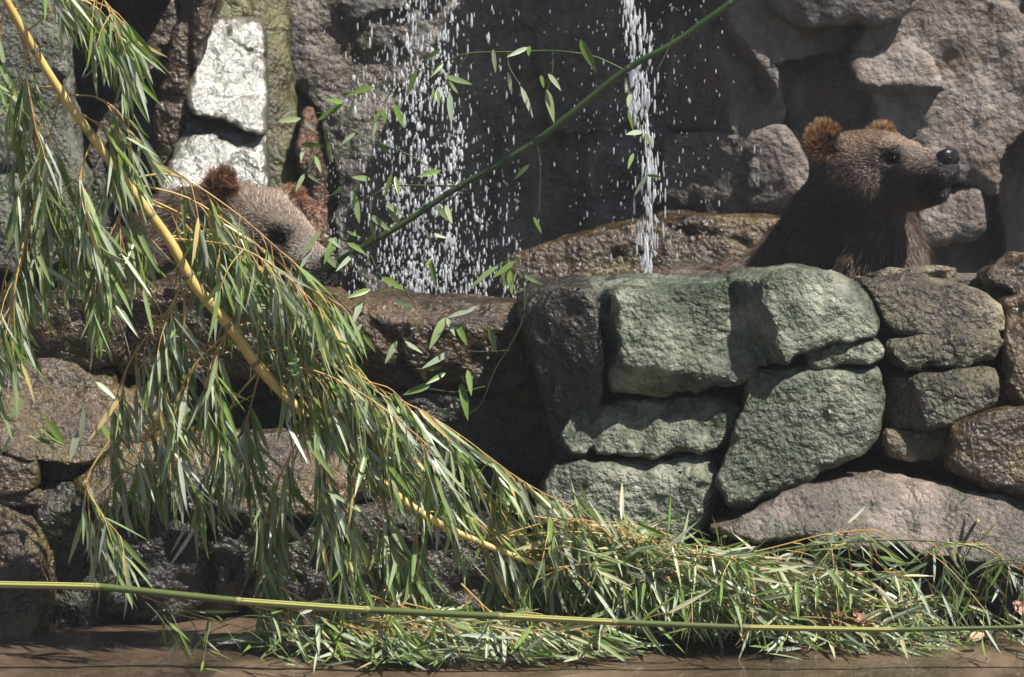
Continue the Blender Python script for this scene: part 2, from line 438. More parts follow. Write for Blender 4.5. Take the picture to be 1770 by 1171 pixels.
rock('black recessed stone in the gap beneath the sloping slab', [(1200, 940), (1400, 925), (1600, 945), (1900, 990), (1900, 1080), (1500, 1070), (1200, 1060)], 9.0, 0.4, 'dark', nf=3)
rock('rough brown lump of rock lying on the rim by the bear with raised muzzle',
     [(1690, 492), (1705, 470), (1740, 458), (1775, 446), (1830, 440), (1850, 500), (1800, 508), (1720, 506)], 9.25, 0.35, 'brown', k=0.02, amp=0.03, nf=4)
rock('low flat tan rim stone just behind the lichen crusted boulder', [(1500, 482), (1560, 476), (1640, 476), (1720, 482), (1740, 520), (1500, 520)], 9.5, 0.4, 'tan', nf=2)

rock('tall wet boulder coloured black for shade, with mossy rim, between the largest mossy boulder and the falling water',
     [(890, 514), (930, 502), (1030, 498), (1040, 540), (1045, 690), (1020, 800), (965, 810), (935, 700), (912, 600)], 9.08, 0.5, 'dark', normal=(-0.5, -1, 0.1), nf=1, amp=0.012)  # wet rock; shade of the big boulder's left face put into near-black colour
# --- the shaded middle
rock('long dark brown wet ledge stone under the falling water',
     [(575, 545), (640, 538), (760, 540), (890, 544), (912, 556), (930, 620), (938, 690), (860, 698), (760, 690), (640, 650), (570, 610)], 9.3, 0.45, 'brown', normal=(0.05, -1, -0.12), grow=0.028, nf=3)
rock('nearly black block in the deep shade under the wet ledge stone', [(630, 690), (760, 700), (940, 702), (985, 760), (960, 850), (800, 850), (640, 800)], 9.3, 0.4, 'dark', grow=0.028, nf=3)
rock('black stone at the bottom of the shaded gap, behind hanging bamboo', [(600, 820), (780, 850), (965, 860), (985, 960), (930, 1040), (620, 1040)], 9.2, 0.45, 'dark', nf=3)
# --- the wet brown ledges
rock('wet brown ledge boulder with pitted dark face, under the clawed paw',
     [(175, 530), (250, 518), (330, 512), (470, 515), (580, 525), (600, 560), (590, 620), (480, 650), (330, 640), (215, 635), (185, 600)], 9.2, 0.5, 'brown', normal=(0.05, -1, -0.12), grow=0.028, nf=3)
rock('dark bulging ledge boulder next to the clawed paw boulder, at the grey pillar', [(25, 545), (90, 525), (180, 520), (195, 560), (190, 610), (110, 620), (40, 605)], 9.15, 0.5, 'brown', normal=(-0.1, -1, -0.1), grow=0.028, nf=3)
rock('low rounded brown stone lying on top of the wet ledge', [(70, 490), (110, 462), (160, 452), (200, 466), (215, 490), (150, 500)], 9.45, 0.3, 'brown', k=0.03, nf=2)
rock('thin wet shelf stone with puddled top under the dark bulging boulder', [(-40, 655), (60, 640), (150, 645), (192, 660), (195, 682), (90, 690), (-40, 690)], 9.1, 0.45, 'wetshelf', k=0.02, normal=(0.2, -0.8, 0.5), grow=0.028, nf=2)
rock('glistening broad brown shelf stone with sun glare on its sloping face', [(-40, 700), (60, 690), (180, 692), (250, 702), (256, 735), (230, 765), (150, 780), (40, 780), (-40, 760)], 9.02, 0.5, 'wetshelf', normal=(0.25, -0.8, 0.65), grow=0.028, nf=2)
rock('small dark wet knob under the glistening shelf stone', [(-30, 800), (20, 790), (50, 800), (52, 835), (20, 848), (-30, 845)], 8.92, 0.35, 'wetshelf', k=0.02, grow=0.028, nf=3)
rock('lumpy brown stone between the wet knob and the wide shelf', [(60, 790), (105, 765), (170, 765), (200, 800), (150, 830), (80, 840)], 8.98, 0.4, 'brown', k=0.025, amp=0.026, grow=0.028, nf=3)
rock('wide low wet shelf behind the thickest bamboo leaves', [(130, 850), (210, 800), (330, 770), (480, 770), (620, 790), (640, 850), (560, 880), (420, 870), (260, 860)], 9.0, 0.5, 'wetshelf', normal=(0.2, -0.8, 0.65), grow=0.028, nf=2)
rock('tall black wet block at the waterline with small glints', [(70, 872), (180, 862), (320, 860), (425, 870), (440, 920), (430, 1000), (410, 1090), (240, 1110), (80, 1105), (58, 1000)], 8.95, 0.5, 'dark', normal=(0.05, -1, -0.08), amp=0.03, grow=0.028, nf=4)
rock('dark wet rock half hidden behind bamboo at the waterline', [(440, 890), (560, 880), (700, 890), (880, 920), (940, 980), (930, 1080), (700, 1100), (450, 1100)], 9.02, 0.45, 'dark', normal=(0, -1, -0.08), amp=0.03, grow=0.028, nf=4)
rock('brown wet upright stone with golden algae at the waterline', [(-40, 870), (30, 866), (66, 880), (70, 960), (60, 1090), (-40, 1095)], 8.87, 0.5, 'brown', normal=(0.2, -1, 0.3), amp=0.025, grow=0.028, nf=3)
rock('thin golden wet shelf above the upright waterline stone', [(-40, 858), (40, 850), (75, 856), (70, 872), (-40, 880)], 8.93, 0.4, 'brown', k=0.015, amp=0.01, nf=1)
# dark backing added to stop light leaking between the boulders
def backing_front(z): return 9.5 + 0.06 * z
v, q = rock_shape([(-120, 560), (900, 560), (1900, 540), (1900, 1110), (-120, 1110)], 9.42, 0.4, normal=(0, -1, 0.05), nf=0, amp=0.03, res=0.03)
tag(link('dark_backing', raw_mesh('dark_backing', v, q), M['dark']), 'added dark backing blocking light between the boulders', None, None, 'structure')

# --- the cliff behind
def cliff_sheet(x0, x1, y, nx, seed, recess=0.0, rough=1.0):
    nz = 280
    X, Z = np.meshgrid(np.linspace(x0, x1, nx), np.linspace(-0.05, 3.0, nz), indexing='ij')
    P = np.stack([X, X * 0 + seed, Z], -1)
    rg = np.random.default_rng(int(seed * 10))
    n = int((x1 - x0) * 14)
    S = np.stack([rg.uniform(x0, x1, n), rg.uniform(0, 3, n)], 1)
    off = rg.uniform(-0.1, 0.1, n); sx = rg.uniform(-0.28, 0.28, n); sz = rg.uniform(-0.05, 0.32, n)
    wx = X + 0.07 * fbm(P + 4, 3.0, 4); wz = Z + 0.07 * fbm(P + 9, 3.0, 4)
    best = np.full(X.shape, 1e9); hh = np.zeros(X.shape)
    for i in range(n):
        d = np.hypot(wx - S[i, 0], (wz - S[i, 1]) * 0.62)
        m = d < best
        best[m] = d[m]
        hh[m] = (off[i] + sx[i] * (X - S[i, 0]) + sz[i] * (Z - S[i, 1]))[m]
    Y = y + rough * hh + 0.035 * fbm(P, 2.2, 3) + 0.014 * fbm(P, 9, 4)
    if seed > 5: Y += 0.45 * np.clip(1 - (X - x0 - 0.1 - 0.12 * fbm(P, 2.5, 3)) / 0.18, 0, 1)
    Y += recess * np.exp(-((X + 1.35) / 0.28) ** 2)
    P[..., 1] = Y
    i = np.arange(nx * nz).reshape(nx, nz)
    q = np.stack([i[:-1, :-1], i[1:, :-1], i[1:, 1:], i[:-1, 1:]], -1).reshape(-1, 4)
    return raw_mesh('cliff_face', P.reshape(-1, 3), q)
cl = empty('wet_cliff', (0, 11.9, 0))
tag(cl, 'dark wet grey cliff streaked with water behind the waterfall', 'cliff')
link('cliff_face', cliff_sheet(-3.4, 0.9, 11.7, 420, 3.0, 0.6, 0.28), M['wetcliff'], cl)
def block(parent, poly, Y, depth, mat, **kw):
    kw.setdefault('res', 0.018); kw.setdefault('grow', 0.02); kw.setdefault('amp', 0.014); kw.setdefault('k', 0.012); kw.setdefault('cut', 0.2)
    return rock(None, poly, Y, depth, mat, name='block', parent=parent, **kw)
block(cl, [(970, -160), (1160, -160), (1165, 60), (1150, 205), (960, 215), (955, 100)], 11.78, 0.35, 'wetcliff', nf=2, normal=(0, -1, 0.08))
block(cl, [(-120, -160), (300, -160), (300, -20), (60, -30), (-120, 0)], 11.0, 0.8, 'wetcliff', nf=2)  # unseen rock added above the recess to cast shadow into it
block(cl, [(985, -330), (1290, -330), (1300, -120), (985, -120)], 11.3, 0.6, 'wetcliff', nf=1, res=0.03, normal=(0, -1, 0.0))  # unseen overhang added to keep this stretch of cliff dark
block(cl, [(90, -330), (580, -330), (560, -110), (90, -110)], 11.35, 0.6, 'wetcliff', nf=1, res=0.03, normal=(0, -1, 0.0))  # unseen overhang, added to shade the recess below

rc = empty('dry_cliff', (1.4, 11.6, 0))
tag(rc, 'dry grey tan cliff with deep overhangs behind the bear with raised muzzle', 'cliff')
link('cliff_face', cliff_sheet(0.55, 3.4, 11.52, 300, 8.0), M['cliff'], rc)
block(rc, [(1150, -60), (1330, -80), (1338, 60), (1346, 200), (1340, 226), (1285, 242), (1230, 238), (1150, 230)], 11.5, 0.5, 'cliff', nf=2, facets=[(1255, 130, 0, (-0.75, -0.65, 0.05))])
block(rc, [(1150, 242), (1285, 247), (1345, 230), (1380, 238), (1390, 265), (1386, 350), (1340, 372), (1150, 372)], 11.42, 0.5, 'cliff', nf=2, facets=[(1345, 300, 0, (-0.3, -0.95, 0.0)), (1340, 350, 0, (0, -0.8, -0.6))])
block(rc, [(1330, -120), (1600, -120), (1580, 15), (1550, 36), (1440, 38), (1385, 45), (1335, 18)], 11.35, 0.6, 'cliff', nf=3, normal=(0, -1, -0.15))
block(rc, [(1480, 100), (1560, 80), (1600, 100), (1622, 150), (1612, 166), (1560, 172), (1490, 180)], 11.38, 0.5, 'cliff', nf=2, normal=(0.1, -1, 0.3), facets=[(1560, 165, 0.05, (0, -0.5, -0.85))])
block(rc, [(1590, 345), (1690, 330), (1700, 400), (1680, 415), (1610, 418)], 11.4, 0.6, 'cliff', nf=3, normal=(-0.1, -1, 0.2))

rock('long low brown wet ledge at the foot of the cliff behind the narrow stream', [(870, 450), (960, 420), (1080, 392), (1200, 376), (1350, 380), (1420, 400), (1430, 520), (870, 520)], 10.9, 0.5, 'brown', normal=(0, -1, 0.25), nf=2)

# --- the rocks around the bear resting on the ledge
rock('glistening wet slab leaning behind the resting bear, glaring white in the sun',
     [(348, 52), (380, 36), (430, 36), (446, 50), (450, 150), (449, 224), (400, 204), (328, 188), (338, 120)], 10.82, 0.4, 'slab', normal=(0.33, -0.755, 0.57), grow=0.02, nf=0, amp=0.01, k=0.02)
rock('lower glistening slab directly behind the round ear of the resting bear',
     [(322, 205), (400, 222), (449, 242), (455, 330), (460, 460), (280, 460), (285, 320), (305, 260)], 10.62, 0.4, 'slab', normal=(0.33, -0.755, 0.57), grow=0.02, nf=0, amp=0.01, k=0.02)
rock('brown mossy column bending along the shaded recess beside the glistening slab',
     [(330, -100), (372, -100), (366, 10), (350, 60), (325, 120), (318, 200), (300, 330), (265, 345), (275, 200), (300, 100)], 10.7, 0.4, 'brown', grow=0.02, nf=2, normal=(-0.2, -1, 0.1))
rock('yellowish algae covered column between the glistening slab and the waterfall',
     [(372, -100), (480, -100), (486, 100), (500, 200), (512, 340), (520, 470), (458, 470), (455, 250), (450, 60), (440, 36), (372, 34)], 10.98, 0.4, 'yellowmoss', grow=0.02, nf=2, normal=(0.15, -1, 0.3))
rock('rusty red wet rock beside the resting bear, at the edge of the waterfall',
     [(512, 190), (528, 190), (540, 250), (556, 300), (566, 380), (572, 480), (535, 480), (522, 330)], 10.85, 0.25, 'red', nf=2, k=0.025, normal=(0.2, -1, 0.3), amp=0.025)
rock('rough grey green pillar of rock behind the golden bamboo', [(-120, -100), (90, -100), (112, 60), (110, 200), (140, 320), (130, 450), (20, 470), (-120, 470)], 10.5, 0.5, 'pillar', nf=3, normal=(0.1, -1, 0.2))
rock('shaded blue grey rock face deep in the recess beside the grey green pillar', [(90, -60), (330, -60), (320, 120), (280, 280), (200, 300), (110, 280)], 11.4, 0.4, 'wetcliff', nf=3, normal=(0.1, -1, 0.0))
rock('mossy dark boulder at the foot of the shaded recess', [(150, 300), (190, 235), (240, 195), (275, 205), (290, 300), (275, 470), (130, 470)], 10.8, 0.4, 'dark', nf=3)

# ------------------------------------------------------------------ bears
def ell(P, c, r):
    q = (P - np.asarray(c)) / np.asarray(r)
    k0 = np.linalg.norm(q, axis=-1); k1 = np.linalg.norm(q / np.asarray(r), axis=-1)
    return k0 * (k0 - 1) / np.maximum(k1, 1e-6)
def cap(P, a, b, ra, rb):
    a, b = np.asarray(a, float), np.asarray(b, float)
    e = b - a
    t = np.clip(((P - a) @ e) / (e @ e), 0, 1)
    return np.linalg.norm(P - a - t[..., None] * e, axis=-1) - (ra + (rb - ra) * t)
def head_sdf(Q):
    d = ell(Q, (0, 0, 0), (0.135, 0.115, 0.097))
    d = smin(d, ell(Q, (0.085, 0, 0.018), (0.085, 0.078, 0.064)), 0.03)
    for s in (-1, 1):
        d = smin(d, ell(Q, (-0.005, s * 0.062, -0.045), (0.115, 0.07, 0.082)), 0.03)
        d = smin(d, ell(Q, (0.122, s * 0.047, 0.042), (0.038, 0.024, 0.018)), 0.02)      # brow
        d = smin(d, ell(Q, (0.25, s * 0.022, -0.04), (0.04, 0.022, 0.026)), 0.015)       # lip pads
    d = smin(d, cap(Q, (0.1, 0, -0.014), (0.262, 0, -0.018), 0.068, 0.046), 0.03)
    d = smin(d, cap(Q, (0.03, 0, -0.085), (0.25, 0, -0.082), 0.058, 0.03), 0.015)
    for s in (-1, 1):
        d = smax(d, -ell(Q, (0.15, s * 0.062, 0.014), (0.022, 0.016, 0.014)), 0.01)        # eye socket
        d = smax(d, -cap(Q, (0.14, s * 0.075, -0.062), (0.3, s * 0.03, -0.056), 0.003, 0.004), 0.006)   # mouth line
        e = ell(Q, (-0.03, s * 0.122, 0.074), (0.025, 0.042, 0.045))
        e = smax(e, -ell(Q, (0.0, s * 0.125, 0.077), (0.032, 0.03, 0.031)), 0.012)
        d = smin(d, e, 0.022)
    return d
def frame(theta, phi, roll=0.0):
    f = np.array([math.cos(theta) * math.cos(phi), math.sin(theta) * math.cos(phi), math.sin(phi)])
    l = np.array([-math.sin(theta), math.cos(theta), 0])
    u = np.cross(f, l)
    l2 = l * math.cos(roll) + u * math.sin(roll)
    return np.stack([f, l2, np.cross(f, l2)], 1)      # columns: forward, left, up

def icosphere_arrays(nu=14, nv=9):
    v = [(0, 0, 1)]
    for j in range(1, nv):
        for i in range(nu):
            a, b = 2 * math.pi * i / nu, math.pi * j / nv
            v.append((math.sin(b) * math.cos(a), math.sin(b) * math.sin(a), math.cos(b)))
    v.append((0, 0, -1)); n = len(v) - 1
    f = [(0, 1 + i, 1 + (i + 1) % nu, 1 + (i + 1) % nu) for i in range(nu)]
    t = [(0, 1 + i, 1 + (i + 1) % nu) for i in range(nu)]
    for j in range(nv - 2):
        for i in range(nu):
            a, b = 1 + j * nu + i, 1 + j * nu + (i + 1) % nu
            t += [(a, a + nu, b + nu), (a, b + nu, b)]
    t += [(n, n - nu + (i + 1) % nu, n - nu + i) for i in range(nu)]
    return np.array(v), np.array(t)
SPH_V, SPH_T = icosphere_arrays()

def fur_mat(name, rough=0.42):
    m, t, b, L = nodes_of(name)
    a = t.nodes.new('ShaderNodeAttribute'); a.attribute_name = 'fur_colour'
    L(a.outputs['Color'], b.inputs['Base Color'])
    b.inputs['Roughness'].default_value = rough
    b.inputs['Specular IOR Level'].default_value = 0.5
    return m
M['fur'] = fur_mat('bear_fur', 0.32)
M['skin'] = fur_mat('bear_undercoat', 0.8)

def make_bear(name, label, hc, R, s, body, pal, nhair, base, res=0.011, zmin=0.45, extra=None):
    """hc head centre, R head frame, s head scale, body: list of capsules in world space"""
    root = empty(name, base)
    tag(root, label, 'bear', 'brown bears in the pool')
    pts = np.array([p for c in body for p in (np.asarray(c[0]) - max(c[2], c[3]), np.asarray(c[0]) + max(c[2], c[3]), np.asarray(c[1]) - max(c[2], c[3]), np.asarray(c[1]) + max(c[2], c[3]))] + [hc - 0.42 * s, hc + 0.42 * s])
    def sdf(P):
        d = None
        for c in body:
            e = cap(P, *c[:4])
            d = e if d is None else smin(d, e, c[4] if len(c) > 4 else 0.08)
        Q = ((P - hc) @ R) / s
        dh = head_sdf(Q) * s
        d = smin(d, dh, 0.035)
        return d
    lo, hi = pts.min(0) - 0.05, pts.max(0) + 0.05
    lo[2] = max(lo[2], -0.02)
    N = np.ceil((hi - lo) / res).astype(int) + 1
    vals = np.ones(N)
    gy = lo[1] + np.arange(N[1]) * res; gz = lo[2] + np.arange(N[2]) * res
    for i0 in range(0, N[0], 16):
        gx = lo[0] + np.arange(i0, min(i0 + 16, N[0])) * res
        P = np.stack(np.meshgrid(gx, gy, gz, indexing='ij'), -1)
        vals[i0:i0 + 16] = sdf(P) + 0.004 * vnoise(P * 14)
    vals[0], vals[-1], vals[:, 0], vals[:, -1], vals[:, :, 0], vals[:, :, -1] = 1, 1, 1, 1, 1, 1
    V, Qd = surface_nets(vals, lo, res)
    def colour(P, jitter=None):
        Q = ((P - hc) @ R) / s
        r = np.linalg.norm(Q, axis=1)
        def w(c, rad, soft): return np.clip((rad - np.linalg.norm((Q - np.asarray(c)) / 1.0, axis=1)) / soft + 0.5, 0, 1)[:, None]
        col = np.tile(np.array(pal['neck']), (len(P), 1))
        hd = np.clip((0.19 - r) / 0.06 + 0.5, 0, 1)[:, None]
        col = col * (1 - hd) + np.array(pal['cheek']) * hd
        t = np.clip((Q[:, 2] - 0.005) / 0.05, 0, 1)[:, None] * np.clip((0.2 - r) / 0.05 + 0.5, 0, 1)[:, None]
        col = col * (1 - t) + np.array(pal['crown']) * t
        mz = np.clip((Q[:, 0] - 0.15) / 0.06, 0, 1)[:, None] * np.clip((Q[:, 2] + 0.035) / 0.03, 0, 1)[:, None] * (r < 0.4)[:, None]
        col = col * (1 - mz) + np.array(pal['muzzle']) * mz
        lp = np.maximum(np.clip((Q[:, 0] - 0.2) / 0.05, 0, 1) * np.clip((-0.03 - Q[:, 2]) / 0.02, 0, 1), np.clip((Q[:, 0] - 0.268) / 0.018, 0, 1))[:, None] * (r < 0.4)[:, None]
        col = col * (1 - lp) + np.array((0.012, 0.009, 0.008)) * lp
        for sd in (-1, 1):
            a = w((0.15, sd * 0.062, 0.012), 0.036, 0.03)
            col = col * (1 - a) + np.array((0.025, 0.018, 0.014)) * a
            a = w((-0.03, sd * 0.13, 0.09), 0.055, 0.025)
            col = col * (1 - a) + np.array(pal['ear']) * a
            a = w((0.005, sd * 0.124, 0.068), 0.04, 0.03)
            col = col * (1 - a) + np.array(pal['earin']) * a
        n = fbm(P, 6, 3)[:, None]
        col = col * (1 + 0.28 * n)
        return np.clip(col, 0.004, 1)
    me = raw_mesh('body', V, Qd)
    ca = me.color_attributes.new('fur_colour', 'FLOAT_COLOR', 'POINT')
    cc = colour(V) * 0.6
    ca.data.foreach_set('color', np.concatenate([cc, np.ones((len(V), 1))], 1).astype(np.float32).ravel())
    body_o = link('body', me, M['skin'], root)
    # fur
    a, b, c, d = (V[Qd[:, k]] for k in range(4))
    nrm = np.cross(c - a, d - b); area = np.linalg.norm(nrm, axis=1) / 2
    nrm = nrm / np.maximum(2 * area, 1e-12)[:, None]
    cen = (a + b + c + d) / 4
    hd = np.linalg.norm(cen - hc, axis=1)
    wgt = area * np.where(hd < 0.24 * s, 3.0, np.where(hd < 0.4 * s, 1.6, 1.0)) * np.where(cen[:, 2] < zmin, 0.12, 1.0) * np.where(cen[:, 1] > hc[1] + 0.45, 0.3, 1.0)
    rg = np.random.default_rng(3)
    fi = rg.choice(len(Qd), nhair, p=wgt / wgt.sum())
    u, v = rg.random((nhair, 1)), rg.random((nhair, 1))
    root_p = a[fi] * (1 - u) * (1 - v) + b[fi] * u * (1 - v) + c[fi] * u * v + d[fi] * (1 - u) * v
    # smooth normals by gradient
    e = 0.006
    g = np.stack([sdf(root_p + np.eye(3)[k] * e) - sdf(root_p - np.eye(3)[k] * e) for k in range(3)], 1)
    nn = g / np.maximum(np.linalg.norm(g, axis=1), 1e-9)[:, None]
    Q = ((root_p - hc) @ R) / s
    r = np.linalg.norm(Q, axis=1)
    on_head = np.clip((0.22 - r) / 0.08 + 0.5, 0, 1)[:, None]
    mzl = (Q[:, 0] > 0.12)
    on_head[mzl] = 1
    flow_h = -R[:, 0] * 0.9 + np.zeros_like(root_p)
    flow_h = flow_h + R[:, 2] * (-0.35) * (Q[:, 2:3] < 0)
    flow_b = np.array([-0.15, -0.1, -1.0]) + np.zeros_like(root_p)
    earw = np.zeros(nhair)
    for sd in (-1, 1):
        ec = np.array((-0.03, sd * 0.125, 0.078))
        earw = np.maximum(earw, np.clip((0.07 - np.linalg.norm(Q - ec, axis=1)) / 0.03 + 0.3, 0, 1) * (Q[:, 2] > 0.04))
    flow = flow_h * on_head + flow_b * (1 - on_head)
    flow = flow * (1 - earw)[:, None] + earw[:, None] * (R[:, 2] * 0.9 + np.sign(Q[:, 1:2]) * R[:, 1] * 0.5)
    flow = flow + 0.35 * np.stack([fbm(root_p + k * 5.1, 7, 2) for k in range(3)], 1)
    tang = flow - (flow * nn).sum(1)[:, None] * nn
    tang /= np.maximum(np.linalg.norm(tang, axis=1), 1e-6)[:, None]
    lift = (0.35 + 0.25 * rg.random(nhair))
    lift = lift + earw * 0.95
    dirv = tang + nn * lift[:, None] + rg.normal(0, 1, (nhair, 3)) * (0.15 + 0.16 * (1 - on_head))
    dirv /= np.linalg.norm(dirv, axis=1)[:, None]
    length = 0.068 * np.ones(nhair) * (0.7 + 0.6 * rg.random(nhair))
    length *= np.clip(1 - 0.76 * on_head[:, 0], 0, 1)
    length = np.where(mzl, 0.008 * (0.7 + 0.6 * rg.random(nhair)), length)
    length = length * (1 - earw) + earw * 0.027 * (0.6 + 0.7 * rg.random(nhair))
    near_eye = np.minimum(np.linalg.norm(Q - (0.15, 0.062, 0.016), axis=1), np.linalg.norm(Q - (0.15, -0.062, 0.016), axis=1))
    length = np.where(near_eye < 0.02, 0.003, length)
    length = np.where(np.linalg.norm(Q - (0.3, 0, -0.01), axis=1) < 0.022, 0.001, length) * s
    tip = root_p + dirv * length[:, None]
    # wet clumping on the neck
    nc = max(50, nhair // 22)
    ci = rg.choice(nhair, nc, replace=False)
    kd = kdtree.KDTree(nc)
    for k, i in enumerate(ci): kd.insert(root_p[i], k)
    kd.balance()
    near = np.array([kd.find(p)[1] for p in root_p])
    cw = (0.42 * (1 - on_head[:, 0]) + 0.08) * (1 - earw) * (~mzl)
    tip = tip * (1 - cw[:, None]) + tip[ci[near]] * cw[:, None]
    NP = 4
    ts = np.linspace(0, 1, NP)
    sag = np.array([0, 0, -1.0])
    pos = np.empty((nhair, NP, 3))
    for k, t in enumerate(ts):
        pos[:, k] = root_p * (1 - t) + tip * t + nn * (0.35 * length * t * (1 - t))[:, None] + sag * (0.16 * length * t * t)[:, None]
    hc_data = bpy.data.hair_curves.new('fur')
    hc_data.add_curves([NP] * nhair)
    hc_data.position_data.foreach_set('vector', pos.astype(np.float32).ravel())
    ra = hc_data.attributes.get('radius') or hc_data.attributes.new('radius', 'FLOAT', 'POINT')
    rad = np.tile(np.array([0.0006, 0.00055, 0.0004, 0.0001]), nhair)
    ra.data.foreach_set('value', rad.astype(np.float32))
    col = colour(root_p) * (0.75 + 0.6 * rg.random((nhair, 1)))
    pale = (rg.random(nhair) < 0.2 + 0.3 * (near % 5 == 0) * (1 - on_head[:, 0]))[:, None]  # random pale strands; on the mane, sky glints put into strand colour
    col = np.where(pale, np.minimum(col * 2.6, 0.6), col)
    dk = (rg.random(nhair) < 0.3 * earw)[:, None]
    col = np.where(dk, col * 0.3, col)
    at_ = hc_data.attributes.new('fur_colour', 'FLOAT_COLOR', 'CURVE')
    at_.data.foreach_set('color', np.concatenate([col, np.ones((nhair, 1))], 1).astype(np.float32).ravel())
    link('fur', hc_data, M['fur'], root)
    # nose, nostrils, eyes
    def local(p): return hc + R @ (np.asarray(p) * s)
    P = np.sign(SPH_V) * np.abs(SPH_V) ** 0.75 * np.array((0.027, 0.036, 0.026))
    P[:, 2] += 0.006 * np.clip(P[:, 0] / 0.026, -1, 1)
    nv = np.array([local(p + np.array((0.286, 0, 0.002))) for p in P])
    nose = link('nose', raw_mesh('nose', nv, SPH_T), M['black'], root)
    for sd in (-1, 1):
        P = SPH_V * np.array((0.006, 0.008, 0.0055))
        o = link('nostril', raw_mesh('nostril', np.array([local(p + np.array((0.309, sd * 0.016, 0.002))) for p in P]), SPH_T), M['eye'])
        o.parent = nose
        P = SPH_V * 0.009
        link('eye', raw_mesh('eye', np.array([local(p + np.array((0.146, sd * 0.05, 0.014))) for p in P]), SPH_T), M['eye'], root)
    return root

# bear with raised muzzle
hcA = at(1492, 292, 10.0)
RA = frame(math.radians(-45), math.radians(8), math.radians(-4))
def W(px, py, Y): return at(px, py, Y)
g0 = W(1470, 440, 10.1)
bodyA = [(W(1478, 302, 10.06), W(1470, 400, 10.12), 0.112, 0.155), (W(1470, 400, 10.12), W(1455, 520, 10.15), 0.155, 0.21),
         (W(1515, 325, 9.98), W(1512, 460, 9.98), 0.075, 0.115), (W(1400, 560, 10.35), W(1430, 520, 10.2), 0.24, 0.22),
         (np.array([0.85, 10.4, 0.52]), np.array([0.5, 10.95, 0.42]), 0.27, 0.27),
         (np.array([0.88, 10.1, 0.55]), np.array([0.9, 10.02, 0.05]), 0.12, 0.08), (np.array([1.05, 10.3, 0.55]), np.array([1.12, 10.25, 0.05]), 0.12, 0.08),
         (np.array([0.45, 10.85, 0.4]), np.array([0.42, 10.75, 0.05]), 0.15, 0.08), (np.array([0.65, 11.1, 0.4]), np.array([0.68, 11.1, 0.05]), 0.15, 0.08)]
palA = dict(neck=(0.065, 0.042, 0.029), cheek=(0.062, 0.041, 0.03), crown=(0.2, 0.135, 0.092), muzzle=(0.25, 0.19, 0.15), ear=(0.3, 0.155, 0.068), earin=(0.05, 0.03, 0.02))
make_bear('brown_bear', 'dark brown bear with orange ears, raising its muzzle above the mossy boulders', hcA, RA, 1.07, bodyA, palA, 130000, (0.85, 10.3, 0))

# resting bear
hcB = at(438, 400, 9.85)
RB = frame(math.radians(-44), math.radians(-13), math.radians(-15))
sB = 1.16
pawY = 9.5
bodyB = [(W(430, 400, 9.92), W(360, 460, 10.08), 0.13, 0.19), (W(360, 470, 10.1), W(300, 560, 10.4), 0.2, 0.27),
         (W(300, 560, 10.4), np.array([-1.15, 10.9, 0.4]), 0.27, 0.27),
         (W(340, 500, 9.95), W(345, 520, 9.72), 0.1, 0.08), (W(345, 520, 9.72), W(392, 488, 9.5), 0.075, 0.05, 0.04),
         (np.array([-0.95, 10.2, 0.4]), np.array([-0.95, 10.1, 0.04]), 0.12, 0.08), (np.array([-1.3, 10.8, 0.35]), np.array([-1.3, 10.7, 0.04]), 0.14, 0.08),
         (np.array([-1.0, 11.05, 0.35]), np.array([-0.98, 11.0, 0.04]), 0.14, 0.08)]
palB = dict(neck=(0.065, 0.043, 0.03), cheek=(0.1, 0.07, 0.052), crown=(0.2, 0.15, 0.115), muzzle=(0.27, 0.215, 0.175), ear=(0.25, 0.125, 0.07), earin=(0.09, 0.05, 0.035))
bearB = make_bear('brown_bear', 'grey brown bear resting its chin on the wet ledge behind the golden bamboo', hcB, RB, sB, bodyB, palB, 110000, (-0.95, 10.3, 0))

def tube(pts, radii, sides=8, close=True):
    pts = np.asarray(pts, float); n = len(pts)
    radii = np.broadcast_to(np.asarray(radii, float), (n,))
    tg = np.gradient(pts, axis=0)
    tg /= np.maximum(np.linalg.norm(tg, axis=1), 1e-9)[:, None]
    ref = np.array([0, 0, 1.0]) if abs(tg[0][2]) < 0.9 else np.array([0, 1.0, 0])
    V = []
    for k in range(n):
        u = unit(np.cross(tg[k], ref)); w = np.cross(u, tg[k])
        a = 2 * math.pi * np.arange(sides) / sides
        V.append(pts[k] + radii[k] * (np.cos(a)[:, None] * u + np.sin(a)[:, None] * w))
    V = np.concatenate(V)
    F = []
    for k in range(n - 1):
        for i in range(sides):
            j = (i + 1) % sides
            F.append((k * sides + i, k * sides + j, (k + 1) * sides + j, (k + 1) * sides + i))
    return V, np.array(F)
def smooth_path(P, n):
    P = np.asarray(P, float)
    if len(P) == 2:
        t = np.linspace(0, 1, n)[:, None]; return P[0] * (1 - t) + P[1] * t
    Q = np.vstack([2 * P[0] - P[1], P, 2 * P[-1] - P[-2]])
    seg = len(P) - 1; out = []
    for x in np.linspace(0, seg - 1e-6, n):
        i = int(x); t = x - i
        a, b, c, d = Q[i], Q[i + 1], Q[i + 2], Q[i + 3]
        out.append(0.5 * (2 * b + (c - a) * t + (2 * a - 5 * b + 4 * c - d) * t * t + (3 * b - a - 3 * c + d) * t ** 3))
    return np.array(out)
for k, (px, py) in enumerate(((374, 470), (386, 466), (398, 464), (410, 466))):     # claws of the paw on the ledge
    a, m_, b = at(px + 6, py - 10, 9.5), at(px - 4, py + 2, 9.44), at(px - 8, py + 18, 9.42)
    V, F = tube(smooth_path([a, m_, b], 8), np.linspace(0.0085, 0.0012, 8), 8)
    link('claw', raw_mesh('claw', V, F), M['claw'], bearB)

